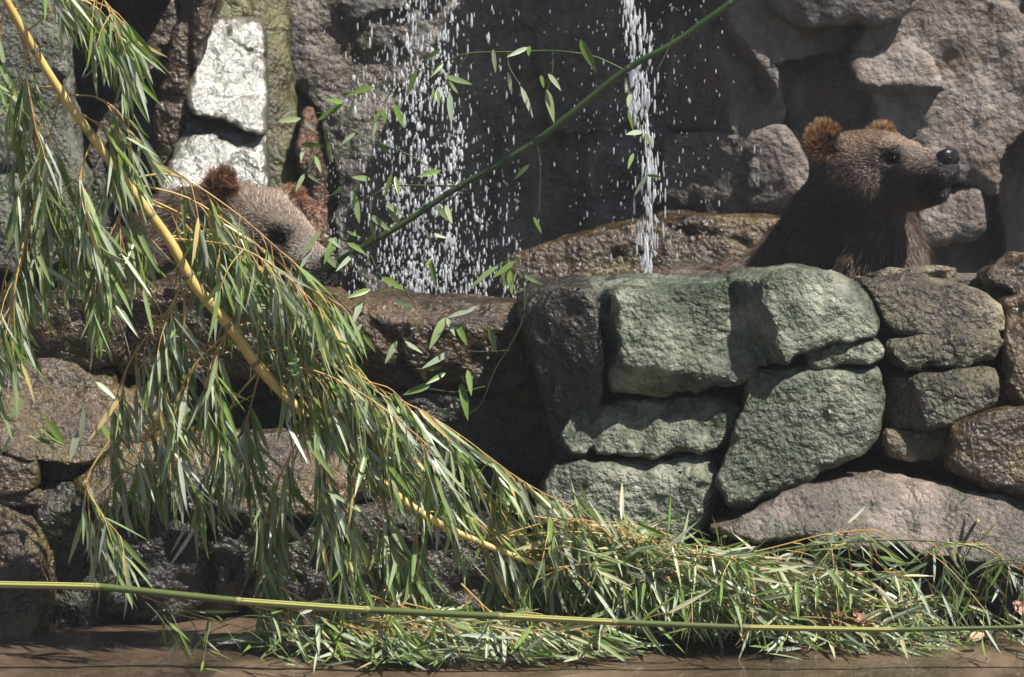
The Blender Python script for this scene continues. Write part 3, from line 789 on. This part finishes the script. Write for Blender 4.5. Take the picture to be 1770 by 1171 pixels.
# ------------------------------------------------------------------ falling water
def make_fall(name, label, spots):
    nu = 6
    prof = [(-0.5, 0.0), (-0.36, 0.75), (-0.05, 1.0), (0.3, 0.55), (0.5, 0.0)]
    bv = [(0, 0, -0.5)]
    for z, r in prof[1:-1]:
        bv += [(r * math.cos(2 * math.pi * i / nu), r * math.sin(2 * math.pi * i / nu), z) for i in range(nu)]
    bv.append((0, 0, 0.5)); bv = np.array(bv)
    t = [(0, 1 + (i + 1) % nu, 1 + i) for i in range(nu)]
    for j in range(2):
        for i in range(nu):
            a, b = 1 + j * nu + i, 1 + j * nu + (i + 1) % nu
            t += [(a, b, b + nu), (a, b + nu, a + nu)]
    last = len(bv) - 1
    t += [(last, last - nu + i, last - nu + (i + 1) % nu) for i in range(nu)]
    t = np.array(t)
    n = len(spots)
    V = (bv[None] * np.stack([spots[:, 3], spots[:, 3], spots[:, 4]], 1)[:, None, :] + spots[:, None, :3]).reshape(-1, 3)
    T = (t[None] + (np.arange(n) * len(bv))[:, None, None]).reshape(-1, 3)
    return tag(link(name, raw_mesh(name, V, T), M['drop']), label, 'waterfall', None, 'stuff')
def drops(n, fx, fy, Yr, wr, lr):
    out = []
    for _ in range(n):
        py = fy(); px = fx(py); Y = random.uniform(*Yr)
        p = at(px, py, Y)
        w = random.uniform(*wr) * random.choice((0.6, 0.8, 1, 1, 1.5))
        out.append((*p, w, w * random.uniform(*lr)))
    return out
D = drops(900, lambda y: random.gauss(735 - 15 * math.sin(y / 90), 40 + 0.06 * max(y, 0)), lambda: random.uniform(-160, 535), (10.6, 10.85), (0.0008, 0.0026), (5, 16))
D += drops(900, lambda y: random.uniform(560, 900), lambda: 535 - abs(random.gauss(0, 260)), (10.3, 10.9), (0.0006, 0.0015), (5, 16))
D += drops(600, lambda y: random.gauss(740, 80), lambda: 535 - abs(random.gauss(0, 60)), (10.2, 10.8), (0.0009, 0.0026), (4, 10))
for _ in range(95):         # knots of denser water
    cy = random.uniform(-60, 500); cx = random.gauss(730, 45)
    D += drops(9, lambda y: random.gauss(cx, 8), lambda: random.gauss(cy, 14), (10.6, 10.8), (0.0014, 0.0042), (3, 7))
make_fall('waterfall', 'broad curtain of falling white drops between the cliff and the wet ledge', np.array(D))
D = drops(520, lambda y: random.gauss(1085 + 38 * min(1, max(0, y) / 250) + 6 * math.sin(y / 40), 4 + 9 * abs(math.sin(y / 75))), lambda: random.uniform(-160, 490), (10.55, 10.65), (0.001, 0.0034), (6, 22))
D += drops(450, lambda y: random.gauss(1110, 75), lambda: random.uniform(-50, 490), (10.4, 10.8), (0.0006, 0.0014), (5, 14))
make_fall('waterfall', 'narrow white stream of water dropping behind the largest mossy boulder', np.array(D))

# ------------------------------------------------------------------ bamboo
def leaf_mesh(k, width, fold, curl, tint):
    st = np.array([0.0, 0.05, 0.2, 0.45, 0.72, 0.9, 1.0]); wd = np.array([0.06, 0.35, 0.9, 1.0, 0.66, 0.28, 0.0]) * width / 2
    V, T = [], []
    for x, w in zip(st, wd):
        z = -curl * x * x
        V += [(x, -w, z + fold * w), (x, 0, z), (x, w, z + fold * w)]
    for i in range(len(st) - 1):
        a = i * 3
        T += [(a, a + 3, a + 4, a + 1), (a + 1, a + 4, a + 5, a + 2)]
    me = raw_mesh('leaf', np.array(V), np.array(T))
    at_ = me.attributes.new('tint', 'FLOAT', 'POINT')
    at_.data.foreach_set('value', np.full(len(V), tint, np.float32))
    me.materials.append(M['leaf'])
    return me, np.array(V), np.array(T), tint
LEAVES, THIN = [], []
for k in range(28):
    tint = random.choice((0.1, 0.3, 0.45, 0.6, 0.7, 0.8, 0.85, 0.9)) + random.uniform(-0.06, 0.06)
    if k == 27: tint = 1.0
    LEAVES.append(leaf_mesh(k, random.uniform(0.07, 0.115), random.uniform(0.15, 0.5), random.uniform(-0.02, 0.2), tint))
THIN = [leaf_mesh(k, random.uniform(0.06, 0.1), random.uniform(0.2, 0.7), random.uniform(-0.05, 0.12), random.choice((0.3, 0.5, 0.65, 0.75, 0.85, 0.95))) for k in range(16)]
WIDE = [leaf_mesh(k, random.uniform(0.17, 0.24), random.uniform(0.1, 0.3), random.uniform(0, 0.16), random.choice((0.2, 0.35, 0.5, 0.62, 0.75))) for k in range(12)]

class Bamboo:
    def __init__(self, name, label, base):
        self.root = empty(name, base); tag(self.root, label, 'bamboo')
        self.leaves = []; self.tw = []; self.twF = []; self.nv = 0
    def culm(self, pts, radii, mat, node_mat, nodes, stripe=False, n=90):
        path = smooth_path(pts, n)
        if stripe:          # straight internodes with slight kinks at the nodes
            P_ = np.asarray(pts); u_ = np.linspace(0, len(P_) - 1, n)
            path = 0.25 * path + 0.75 * np.stack([np.interp(u_, np.arange(len(P_)), P_[:, k]) for k in range(3)], 1)
        rr = np.interp(np.linspace(0, 1, n), np.linspace(0, 1, len(radii)), radii)
        V, F = tube(path, rr, 14)
        me = raw_mesh('culm', V, F)
        if stripe:
            a = me.attributes.new('tint', 'FLOAT', 'POINT')
            s = np.tile(np.array([.1, 1, .2, 1, .1, 1, 0, 1, .2, 1, .1, .8, 0, 1.]), n)
            seg = 1 - (np.repeat(np.arange(n), 14) * 9 // n) % 2
            a.data.foreach_set('value', np.where(seg == 0, s, s * 0.3).astype(np.float32))
        c = link('culm', me, mat, self.root)
        for u in nodes:
            i = min(n - 2, int(u * (n - 1))); p, q = path[i], path[i + 1]
            t = unit(q - p); r = rr[i]
            V, F = tube([p - t * .006, p - t * .003, p, p + t * .003, p + t * .006], [r * 1.0, r * 1.07, r * 1.12, r * 1.06, r * 1.0], 14)
            o = link('node', raw_mesh('node', V, F), node_mat); o.parent = c
        self.path, self.rr = path, rr
        return path
    def twig(self, pts, r0, r1, n=14, own=None, mat=None):
        path = smooth_path(pts, n)
        V, F = tube(path, np.linspace(r0, r1, n), 5)
        if own: link(own, raw_mesh(own, V, F), mat, self.root)
        else:
            self.tw.append(V); self.twF.append(F + self.nv); self.nv += len(V)
        return path
    def leaf(self, p, d, length, up=None, pool=None):
        d = unit(d)
        up = unit(up if up is not None else RNG.normal(0, 1, 3))
        y = unit(np.cross(up, d)); z = np.cross(d, y)
        pool = pool or LEAVES
        self.leaves.append((np.asarray(p, float), d, y, z, length, pool[RNG.integers(len(pool))]))
    def finish(self, twig_mat, limit=300):
        if self.tw:
            o = link('twigs', raw_mesh('twigs', np.concatenate(self.tw), np.concatenate(self.twF)), twig_mat, self.root); o['kind'] = 'stuff'
        L = self.leaves
        sc = [l[4] ** 2 * (0.15 + abs(l[3][1])) * (1 + 0.5 * RNG.random()) / max(l[0][1] - 7.9, 0.1) ** 1.5 for l in L]
        order = np.argsort(sc)[::-1]
        loc = np.array(self.root.location)
        for i in order[:limit]:
            p, d, y, z, s, lf = L[i]
            o = bpy.data.objects.new('leaf', lf[0]); COL.objects.link(o)
            o.parent = self.root
            m = np.eye(4); m[:3, 0], m[:3, 1], m[:3, 2], m[:3, 3] = d * s, y * s, z * s, p - loc
            o.matrix_basis = Matrix(m.tolist())
        if len(order) > limit:
            VV, FF, TT, n0 = [], [], [], 0
            for i in order[limit:]:
                p, d, y, z, s, lf = L[i]
                VV.append(p + s * (lf[1] @ np.stack([d, y, z]))); FF.append(lf[2] + n0); TT.append(np.full(len(lf[1]), lf[3])); n0 += len(lf[1])
            me = raw_mesh('foliage', np.concatenate(VV), np.concatenate(FF))
            a = me.attributes.new('tint', 'FLOAT', 'POINT'); a.data.foreach_set('value', np.concatenate(TT).astype(np.float32))
            o = link('foliage', me, M['leaf'], self.root); o['kind'] = 'stuff'
DOWN = np.array([0, 0, -1.0])
def floor_clamp(P, z=0.012):
    P = np.array(P); P[..., 2] = np.maximum(P[..., 2], z); return P
def spray(B, pts, ntw, r0=0.0028, hang=0.8, tlen=(0.06, 0.15), llen=(0.09, 0.15), f0=0.25, spread=0.4, floor=True, per=(4, 7), pool=None):
    """a branch along pts with side twigs that carry hanging leaves"""
    path = floor_clamp(smooth_path(pts, 18)) if floor else smooth_path(pts, 18)
    B.twig(path, r0, 0.0009, 18, 'branch', M['twig'])
    for k in range(ntw):
        u = f0 + (1 - f0) * (k + RNG.random()) / ntw
        i = min(16, int(u * 17)); p = path[i] + (path[i + 1] - path[i]) * (u * 17 - i)
        t = unit(path[i + 1] - path[i])
        d = unit(t * 0.7 + DOWN * hang * 0.7 + RNG.normal(0, spread, 3) * np.array([1, 0.8, 0.8]))
        L = RNG.uniform(*tlen)
        q1 = p + d * L * 0.5; d2 = unit(d + DOWN * hang * 0.7); q2 = q1 + d2 * L * 0.5
        tp = floor_clamp(smooth_path([p, q1, q2], 6)) if floor else smooth_path([p, q1, q2], 6)
        B.twig(tp, 0.0017, 0.0009, 6)
        for j in range(RNG.integers(*per)):
            v = 1 - 0.8 * RNG.random() ** 1.5 if j else 1.0
            lp = tp[min(5, int(v * 5))]
            ld = unit(d2 * 0.55 + DOWN * hang * RNG.uniform(0.4, 1.1) + np.array([0.22, 0, 0]) + RNG.normal(0, spread * 0.85, 3))
            ll = RNG.uniform(*llen)
            if lp[2] + ld[2] * ll < 0.01 and floor:
                ld = unit(ld * np.array([1, 1, 0]) + np.array([RNG.uniform(-.2, .8), RNG.normal(0, .4), max(-0.9, (0.01 - lp[2]) / ll)]) )
                ld[2] = max(ld[2], (0.008 - lp[2]) / ll)
            B.leaf(lp, ld, ll, RNG.normal(0, 1, 3) + np.array([0.3, -0.8, 0.5]), pool)

# --- golden bamboo leaning down into the heap
def gy(px):                 # depth of the golden culm along the picture
    return 8.42 + 0.3 * min(max((px + 150) / 1100, 0), 1.2)
GC = [(-190, -330), (-20, -50), (40, 52), (105, 160), (215, 311), (290, 412), (335, 490), (400, 568), (450, 638), (535, 725), (640, 818), (725, 885), (830, 938), (1000, 1000), (1200, 1050)]
gold = Bamboo('golden_bamboo', 'leafy bamboo stem with a thick golden culm slanting down over the wet ledges', at(1200, 1085, 8.75))
path = gold.culm([at(x, y, gy(x)) for x, y in GC], [0.0095, 0.0105, 0.0125, 0.0145, 0.013, 0.009, 0.005], M['culmyellow'], M['node'], [0.17, 0.255, 0.335, 0.42, 0.5, 0.572, 0.645, 0.72, 0.79, 0.86])
def gpx(pts, y0=0.0, y1=0.0):
    n = len(pts)
    return [at(x, y, gy(pts[0][0]) + y0 + (y1 - y0) * k / (n - 1)) for k, (x, y) in enumerate(pts)]
G = [([(20, 20), (90, -10), (180, 10), (205, 50)], 6, 0.8), ([(45, 55), (130, 0), (195, 40), (215, 90)], 6, 0.9), ([(140, -60), (175, -10), (200, 50)], 6, 0.9),
     ([(-10, -40), (40, -60), (110, -30)], 5, 0.9), ([(40, 52), (45, 110), (15, 160)], 4, 0.9), ([(10, 0), (0, 60), (-10, 130)], 4, 1), ([(100, 150), (50, 160), (10, 230)], 4, 1),
     ([(38, 60), (50, 160), (66, 250), (68, 330)], 4, 1), ([(105, 162), (62, 230), (70, 300), (80, 400)], 10, 1), ([(105, 162), (80, 260), (62, 350), (40, 430)], 10, 1),
     ([(66, 240), (95, 320), (125, 380)], 9, 1), ([(60, 350), (40, 440), (22, 520)], 7, 1), ([(40, 420), (25, 500), (10, 580)], 7, 1), ([(20, 440), (0, 520), (-10, 620)], 6, 1),
     ([(112, 165), (165, 168), (205, 195), (228, 240)], 6, 1), ([(130, 190), (180, 225), (210, 270)], 6, 1), ([(215, 311), (208, 370), (185, 440), (165, 490)], 11, 1),
     ([(215, 311), (235, 370), (210, 450)], 7, 1), ([(160, 240), (140, 300), (150, 370)], 7, 1), ([(215, 311), (150, 360), (130, 420)], 6, 1),
     ([(215, 311), (300, 303), (390, 355), (480, 430), (530, 480)], 15, 0.9), ([(218, 315), (330, 345), (440, 420), (530, 490), (575, 520)], 18, 1), ([(290, 412), (350, 400), (430, 450), (480, 520)], 12, 1),
     ([(250, 350), (300, 370), (360, 430), (400, 480)], 10, 1), ([(290, 412), (400, 425), (480, 465), (560, 540)], 15, 1), ([(240, 335), (340, 385), (430, 450), (520, 540)], 14, 1), ([(450, 638), (520, 680), (600, 720), (680, 790)], 14, 1), ([(400, 568), (330, 640), (300, 720), (290, 800)], 10, 1),
     ([(335, 490), (310, 500), (285, 570), (272, 640)], 11, 1), ([(335, 490), (320, 560), (310, 640)], 10, 1), ([(335, 490), (240, 600), (200, 690), (190, 760)], 7, 1),
     ([(400, 568), (370, 620), (375, 700)], 11, 1), ([(400, 568), (440, 560), (500, 590), (540, 650)], 11, 1), ([(450, 610), (520, 600), (590, 620), (650, 670)], 14, 1),
     ([(450, 638), (560, 612), (650, 668), (780, 742), (900, 830), (1005, 885)], 32, 0.85), ([(450, 638), (540, 640), (640, 690), (740, 770)], 18, 1),
     ([(450, 638), (400, 700), (372, 780), (350, 830)], 13, 1), ([(450, 638), (430, 720), (420, 800)], 11, 1), ([(535, 725), (500, 790), (470, 860), (455, 930)], 14, 1),
     ([(535, 725), (560, 790), (570, 870)], 11, 1), ([(535, 725), (600, 730), (690, 790), (740, 850)], 14, 1), ([(300, 700), (260, 740), (240, 790)], 5, 1),
     ([(640, 818), (600, 880), (590, 960)], 13, 1), ([(640, 818), (730, 820), (830, 850), (900, 910)], 18, 0.9), ([(640, 818), (670, 890), (680, 980)], 13, 1),
     ([(725, 885), (720, 950), (730, 1020)], 12, 1), ([(725, 885), (800, 890), (890, 940), (960, 1000)], 16, 0.9), ([(535, 725), (490, 850), (465, 980), (450, 1070), (470, 1110)], 16, 1),
     ([(350, 830), (250, 800), (180, 850), (170, 900)], 7, 1), ([(190, 760), (150, 830), (170, 880), (210, 930)], 7, 1),
     ([(830, 938), (850, 990), (880, 1050)], 14, 0.9), ([(830, 938), (960, 900), (1040, 905), (1130, 935)], 16, 0.8), ([(1000, 885), (1010, 905), (1050, 950)], 8, 0.8)]
for pts, n, hang in G:
    spray(gold, gpx(pts, RNG.uniform(0.0, 0.03), RNG.uniform(-0.05, 0.2)), int(n * 1.3), hang=hang)
# the crown of the stem, flattened into a heap on the mud
for k in range(34):
    x0 = RNG.uniform(820, 1250); y0 = np.interp(x0, [820, 1000, 1250], [940, 985, 1035]) + RNG.uniform(-25, 25)
    x1 = x0 + RNG.uniform(120, 420); y1 = np.interp(x1, [800, 1000, 1250, 1500, 1700], [950, 985, 1010, 1030, 1060]) + RNG.uniform(-60, 60)
    ya, yb = 8.72 + RNG.uniform(-0.05, 0.12), 8.7 + RNG.uniform(-0.12, 0.14)
    a, b = at(x0, y0, ya), at(x1, y1, yb)
    spray(gold, [a, (a + b) / 2 + np.array([0, 0, RNG.uniform(0.0, 0.05)]), b], 13, hang=0.35, spread=0.6, f0=0.1, llen=(0.08, 0.14), pool=THIN)
for k in range(16):
    x0 = RNG.uniform(430, 900); y0 = RNG.uniform(1000, 1080)
    a = at(x0, y0, 8.68); b = at(x0 + RNG.uniform(60, 260), RNG.uniform(1075, 1130), 8.55)
    spray(gold, [a, (a + b) / 2, b], 9, hang=0.4, spread=0.5, f0=0.05, pool=THIN)
for pts in ([(1060, 1000), (1300, 955), (1420, 925), (1500, 915)], [(830, 930), (1000, 920), (1120, 935), (1280, 950)], [(900, 890), (980, 900), (1080, 905), (1170, 930)]):
    P_ = [at(x, y, 8.72) for x, y in pts]
    spray(gold, P_, 12, hang=0.7, spread=0.4, f0=0.3, llen=(0.07, 0.11), per=(2, 4))
gold.finish(M['twig'])

# --- fresh spray fallen at the far end of the heap
fs = Bamboo('bamboo_spray', 'green bamboo spray with a thin green stem fallen against the sloping slab', at(1500, 1080, 8.72))
fs.culm([at(x, y, 8.7) for x, y in [(1130, 1000), (1300, 960), (1450, 938), (1600, 935), (1700, 950), (1790, 985)]], [0.004, 0.0025, 0.001], M['twiggreen'], M['noded'], [0.3, 0.6])
for k in range(24):
    u = RNG.uniform(0.15, 1); i = int(u * 88); p = fs.path[i]
    b = floor_clamp(p + np.array([RNG.uniform(-0.1, 0.22), RNG.uniform(-0.2, 0.08), -RNG.uniform(0.03, 0.26)]))
    spray(fs, [p, (p + b) / 2 + np.array([0, 0, 0.02]), b], 4, r0=0.0014, hang=0.4, spread=0.6, f0=0.1, llen=(0.06, 0.12), per=(2, 4))
fs.finish(M['twiggreen'])

# --- dark green bamboo crossing in front of the waterfall
def dy(px): return 9.0 + 0.22 * (1270 - px) / 700
dark = Bamboo('green_bamboo', 'thin dark green bamboo stem slanting across the waterfall with sparse leaves', at(480, 520, dy(480)))
dark.culm([at(x, y, dy(x)) for x, y in [(1500, -150), (1265, 5), (1165, 75), (1078, 124), (925, 245), (790, 325), (700, 385), (610, 437), (540, 476), (478, 515)]],
          [0.0085, 0.0085, 0.008, 0.0085, 0.009], M['culmdark'], M['noded'], [0.115, 0.33, 0.45, 0.56, 0.78])
BR = [[(1078, 121), (1025, 97), (955, 88), (890, 90), (810, 92), (770, 107), (720, 125), (690, 140), (650, 150), (590, 163)], [(785, 320), (720, 275), (650, 245), (610, 225), (575, 200), (545, 195)],
      [(785, 322), (685, 322), (640, 340), (580, 370), (548, 412)], [(926, 243), (933, 280), (932, 350), (924, 385)], [(1080, 125), (1090, 170), (1110, 230), (1120, 300)],
      [(905, 447), (860, 458), (820, 478)], [(672, 405), (680, 450), (688, 480)], [(905, 470), (905, 545), (880, 600), (855, 640), (830, 700), (800, 720)], [(880, 606), (830, 608), (780, 605)],
      [(840, 668), (790, 678), (740, 672)], [(810, 92), (790, 120), (772, 140)], [(690, 140), (672, 165), (660, 188)], [(955, 90), (955, 120), (945, 160)], [(878, 92), (880, 115), (900, 150)],
      [(650, 245), (600, 258), (540, 256)], [(1165, 60), (1150, 95), (1136, 122)], [(720, 525), (690, 500), (640, 500)], [(640, 430), (630, 500), (625, 640)], [(640, 440), (660, 480), (720, 560), (700, 590)]]
for b in BR:
    dark.twig([at(x, y, dy(x) - 0.03 * (k / len(b))) for k, (x, y) in enumerate(b)], 0.0022 if len(b) > 4 else 0.0016, 0.0008, 22, 'branch', M['twiggreen'])
LV = [(1003, 68, 1030, 125), (852, 85, 857, 128), (912, 82, 876, 99), (915, 80, 914, 98), (762, 85, 728, 107), (720, 122, 702, 170), (765, 112, 745, 133), (770, 132, 817, 146), (770, 138, 795, 162), (777, 160, 780, 215),
      (750, 155, 745, 182), (755, 155, 760, 185), (645, 150, 597, 164), (878, 125, 885, 165), (900, 150, 922, 205), (948, 128, 970, 155), (935, 130, 940, 152), (945, 155, 958, 212), (660, 187, 643, 218), (662, 190, 672, 228),
      (682, 180, 697, 220), (593, 180, 545, 210), (593, 178, 562, 172), (612, 172, 598, 215), (520, 205, 480, 210), (527, 210, 552, 232), (650, 212, 645, 240), (650, 245, 678, 270), (614, 230, 588, 250), (568, 245, 570, 285),
      (563, 222, 565, 255), (520, 250, 560, 252), (525, 255, 520, 280), (545, 270, 530, 300), (545, 270, 555, 298), (527, 300, 510, 330), (530, 300, 555, 318), (762, 295, 722, 305), (678, 300, 663, 340), (683, 305, 690, 340),
      (608, 330, 625, 388), (642, 345, 640, 372), (665, 350, 700, 375), (672, 362, 698, 398), (640, 372, 674, 398), (640, 385, 650, 418), (595, 322, 570, 340), (640, 310, 612, 306), (915, 285, 885, 312), (922, 375, 938, 405),
      (1085, 195, 1098, 228), (1110, 228, 1082, 232), (1113, 230, 1128, 255), (1095, 265, 1085, 292), (1118, 305, 1095, 340), (1118, 303, 1145, 307), (1090, 163, 1085, 182), (862, 460, 808, 495), (890, 452, 850, 482), (868, 468, 872, 500),
      (880, 465, 885, 510), (905, 475, 937, 492), (893, 470, 888, 488), (735, 395, 748, 430), (745, 405, 775, 412), (745, 450, 755, 500), (745, 450, 730, 465), (770, 355, 782, 385), (752, 355, 785, 388), (825, 530, 772, 550),
      (768, 550, 743, 602), (772, 550, 787, 580), (790, 560, 808, 598), (845, 565, 858, 612), (780, 608, 728, 638), (765, 635, 727, 640), (770, 645, 735, 665), (797, 662, 809, 727), (808, 640, 815, 685), (745, 665, 697, 682),
      (700, 590, 732, 612), (686, 590, 665, 628), (756, 705, 790, 727), (762, 725, 780, 775), (555, 400, 520, 440), (560, 405, 590, 430), (580, 410, 560, 455), (600, 420, 640, 440), (610, 440, 580, 470), (560, 440, 600, 475),
      (660, 480, 700, 500), (640, 500, 600, 515), (625, 520, 610, 560), (680, 520, 720, 530), (600, 400, 625, 412), (650, 405, 625, 425), (540, 430, 515, 470), (625, 560, 600, 600), (627, 575, 650, 610)]
for (x0, y0, x1, y1) in LV:
    Y0 = dy(x0) - 0.03
    a, b = at(x0, y0, Y0), at(x1, y1, Y0 - RNG.uniform(-0.02, 0.06))
    dark.leaf(a, b - a, np.linalg.norm(b - a), np.array([RNG.normal(0, .3), -1, 0.5]) + RNG.normal(0, 0.3, 3), WIDE)
dark.finish(M['twiggreen'])

# --- striped bamboo pole along the front
pole = Bamboo('bamboo_pole', 'long straight green and yellow striped bamboo pole lying low across the mud', at(1300, 1088, 8.7))
def hy(px): return 8.46
pole.culm([at(x, y, hy(x) - 0.04) for x, y in [(-260, 1002), (-40, 1010), (175, 1015), (420, 1040), (640, 1055), (870, 1066), (1065, 1076), (1290, 1085), (1540, 1089), (1900, 1082)]],
          [0.0085, 0.009, 0.009, 0.0085, 0.007, 0.005], M['culmstripe'], M['node'], [0.222, 0.333, 0.444, 0.556, 0.667, 0.778], True, 180)
for pts, n in (([(175, 1018), (250, 1030), (300, 1060), (400, 1080)], 5), ([(230, 1025), (330, 1060), (420, 1085), (520, 1100)], 8), ([(420, 1042), (480, 1075), (530, 1090)], 5)):
    spray(pole, [at(x, y, hy(x) - 0.03) for x, y in pts], n, r0=0.0014, hang=0.4, spread=0.5, llen=(0.05, 0.1), per=(2, 4))
# loose sprays left on the ledge
pole.finish(M['twiggreen'])
ls = Bamboo('bamboo_spray', 'small loose bamboo twig with a few broad leaves on the glistening shelf stone', at(120, 790, 8.85))
ls.culm([at(x, y, 8.82) for x, y in [(60, 755), (110, 765), (190, 775), (260, 785)]], [0.0016, 0.001], M['twiggreen'], M['noded'], [0.5], n=20)
for (x0, y0, x1, y1) in [(110, 765, 75, 720), (112, 768, 68, 740), (140, 760, 145, 700), (195, 768, 170, 725), (195, 770, 215, 790), (135, 745, 120, 800), (40, 690, 10, 735), (30, 740, -5, 790), (165, 660, 205, 690), (160, 650, 158, 665), (90, 768, 50, 752)]:
    a, b = at(x0, y0, 8.82), at(x1, y1, 8.8)
    ls.leaf(a, b - a, np.linalg.norm(b - a), np.array([0.2, -1, 0.6]) + RNG.normal(0, 0.3, 3), WIDE)
ls.finish(M['twiggreen'])

# ------------------------------------------------------------------ fallen dead leaves
def dead_leaf(label, px, py, Y, size, mat, seed, group=None):
    rg = np.random.default_rng(seed)
    nu, nv = 9, 5
    V = []
    for i in range(nu):
        t = i / (nu - 1)
        for j in range(nv):
            w = (j / (nv - 1) - 0.5) * 0.55 * math.sin(math.pi * min(1, t * 0.95 + 0.04)) ** 0.7
            V.append((t - 0.5, w + 0.05 * math.sin(7 * t + seed), 0.22 * (w * 2) ** 2 + 0.12 * math.sin(5 * t + seed) + 0.04 * rg.normal()))
    V = np.array(V) * size
    a = rg.uniform(0, 6.3); c, s = math.cos(a), math.sin(a)
    tilt = rg.uniform(-0.5, 0.8)
    V = V @ np.array([[c, s, 0], [-s, c, 0], [0, 0, 1]]) @ np.array([[1, 0, 0], [0, math.cos(tilt), math.sin(tilt)], [0, -math.sin(tilt), math.cos(tilt)]])
    q = [(i * nv + j, (i + 1) * nv + j, (i + 1) * nv + j + 1, i * nv + j + 1) for i in range(nu - 1) for j in range(nv - 1)]
    V = V + at(px, py, Y)
    return tag(link('dead_leaf', raw_mesh('dead_leaf', V, np.array(q)), M[mat]), label, 'leaf', group)
for k, (px, py) in enumerate([(1450, 1060), (1468, 1072), (1485, 1065), (1475, 1085), (1440, 1078), (1500, 1078)]):
    dead_leaf('crumpled reddish brown dead leaf in the small clump among the bamboo litter', px, py, 8.66, 0.05, 'dead', 40 + k, 'clump of red dead leaves')
dead_leaf('flat pinkish tan dead leaf on mud beside the striped pole', 1690, 1100, 8.6, 0.05, 'pink', 61)
dead_leaf('pale tan dead leaf tilted up at the end of the bamboo litter', 1760, 1050, 8.66, 0.05, 'pink', 62)
dead_leaf('small curled orange dead leaf under the sloping slab', 1545, 1030, 8.75, 0.035, 'pink', 63)
dead_leaf('single red dead leaf lying on the sloping pinkish slab', 1718, 846, 8.98, 0.05, 'dead', 64)

# ------------------------------------------------------------------ added haze veil that lifts the dark tones
def haze():
    x0, x1, y0, y1, z0, z1 = -15, 15, -9, 17, -1.1, 3.4
    V = [(x, y, z) for x in (x0, x1) for y in (y0, y1) for z in (z0, z1)]
    F = [(0, 1, 3, 2), (4, 6, 7, 5), (0, 4, 5, 1), (2, 3, 7, 6), (0, 2, 6, 4), (1, 5, 7, 3)]
    m = bpy.data.materials.new('haze_veil'); m.use_nodes = True
    t = m.node_tree; t.nodes.remove(t.nodes['Principled BSDF'])
    v = t.nodes.new('ShaderNodeVolumePrincipled')
    v.inputs['Color'].default_value = (0.95, 0.96, 1, 1)
    v.inputs['Density'].default_value = 0.0016
    v.inputs['Anisotropy'].default_value = 0.2
    t.links.new(v.outputs[0], t.nodes['Material Output'].inputs['Volume'])
    tag(link('haze', raw_mesh('haze', np.array(V), np.array(F), False), m), 'added thin pale haze lifting the dark tones', None, None, 'stuff')
haze()
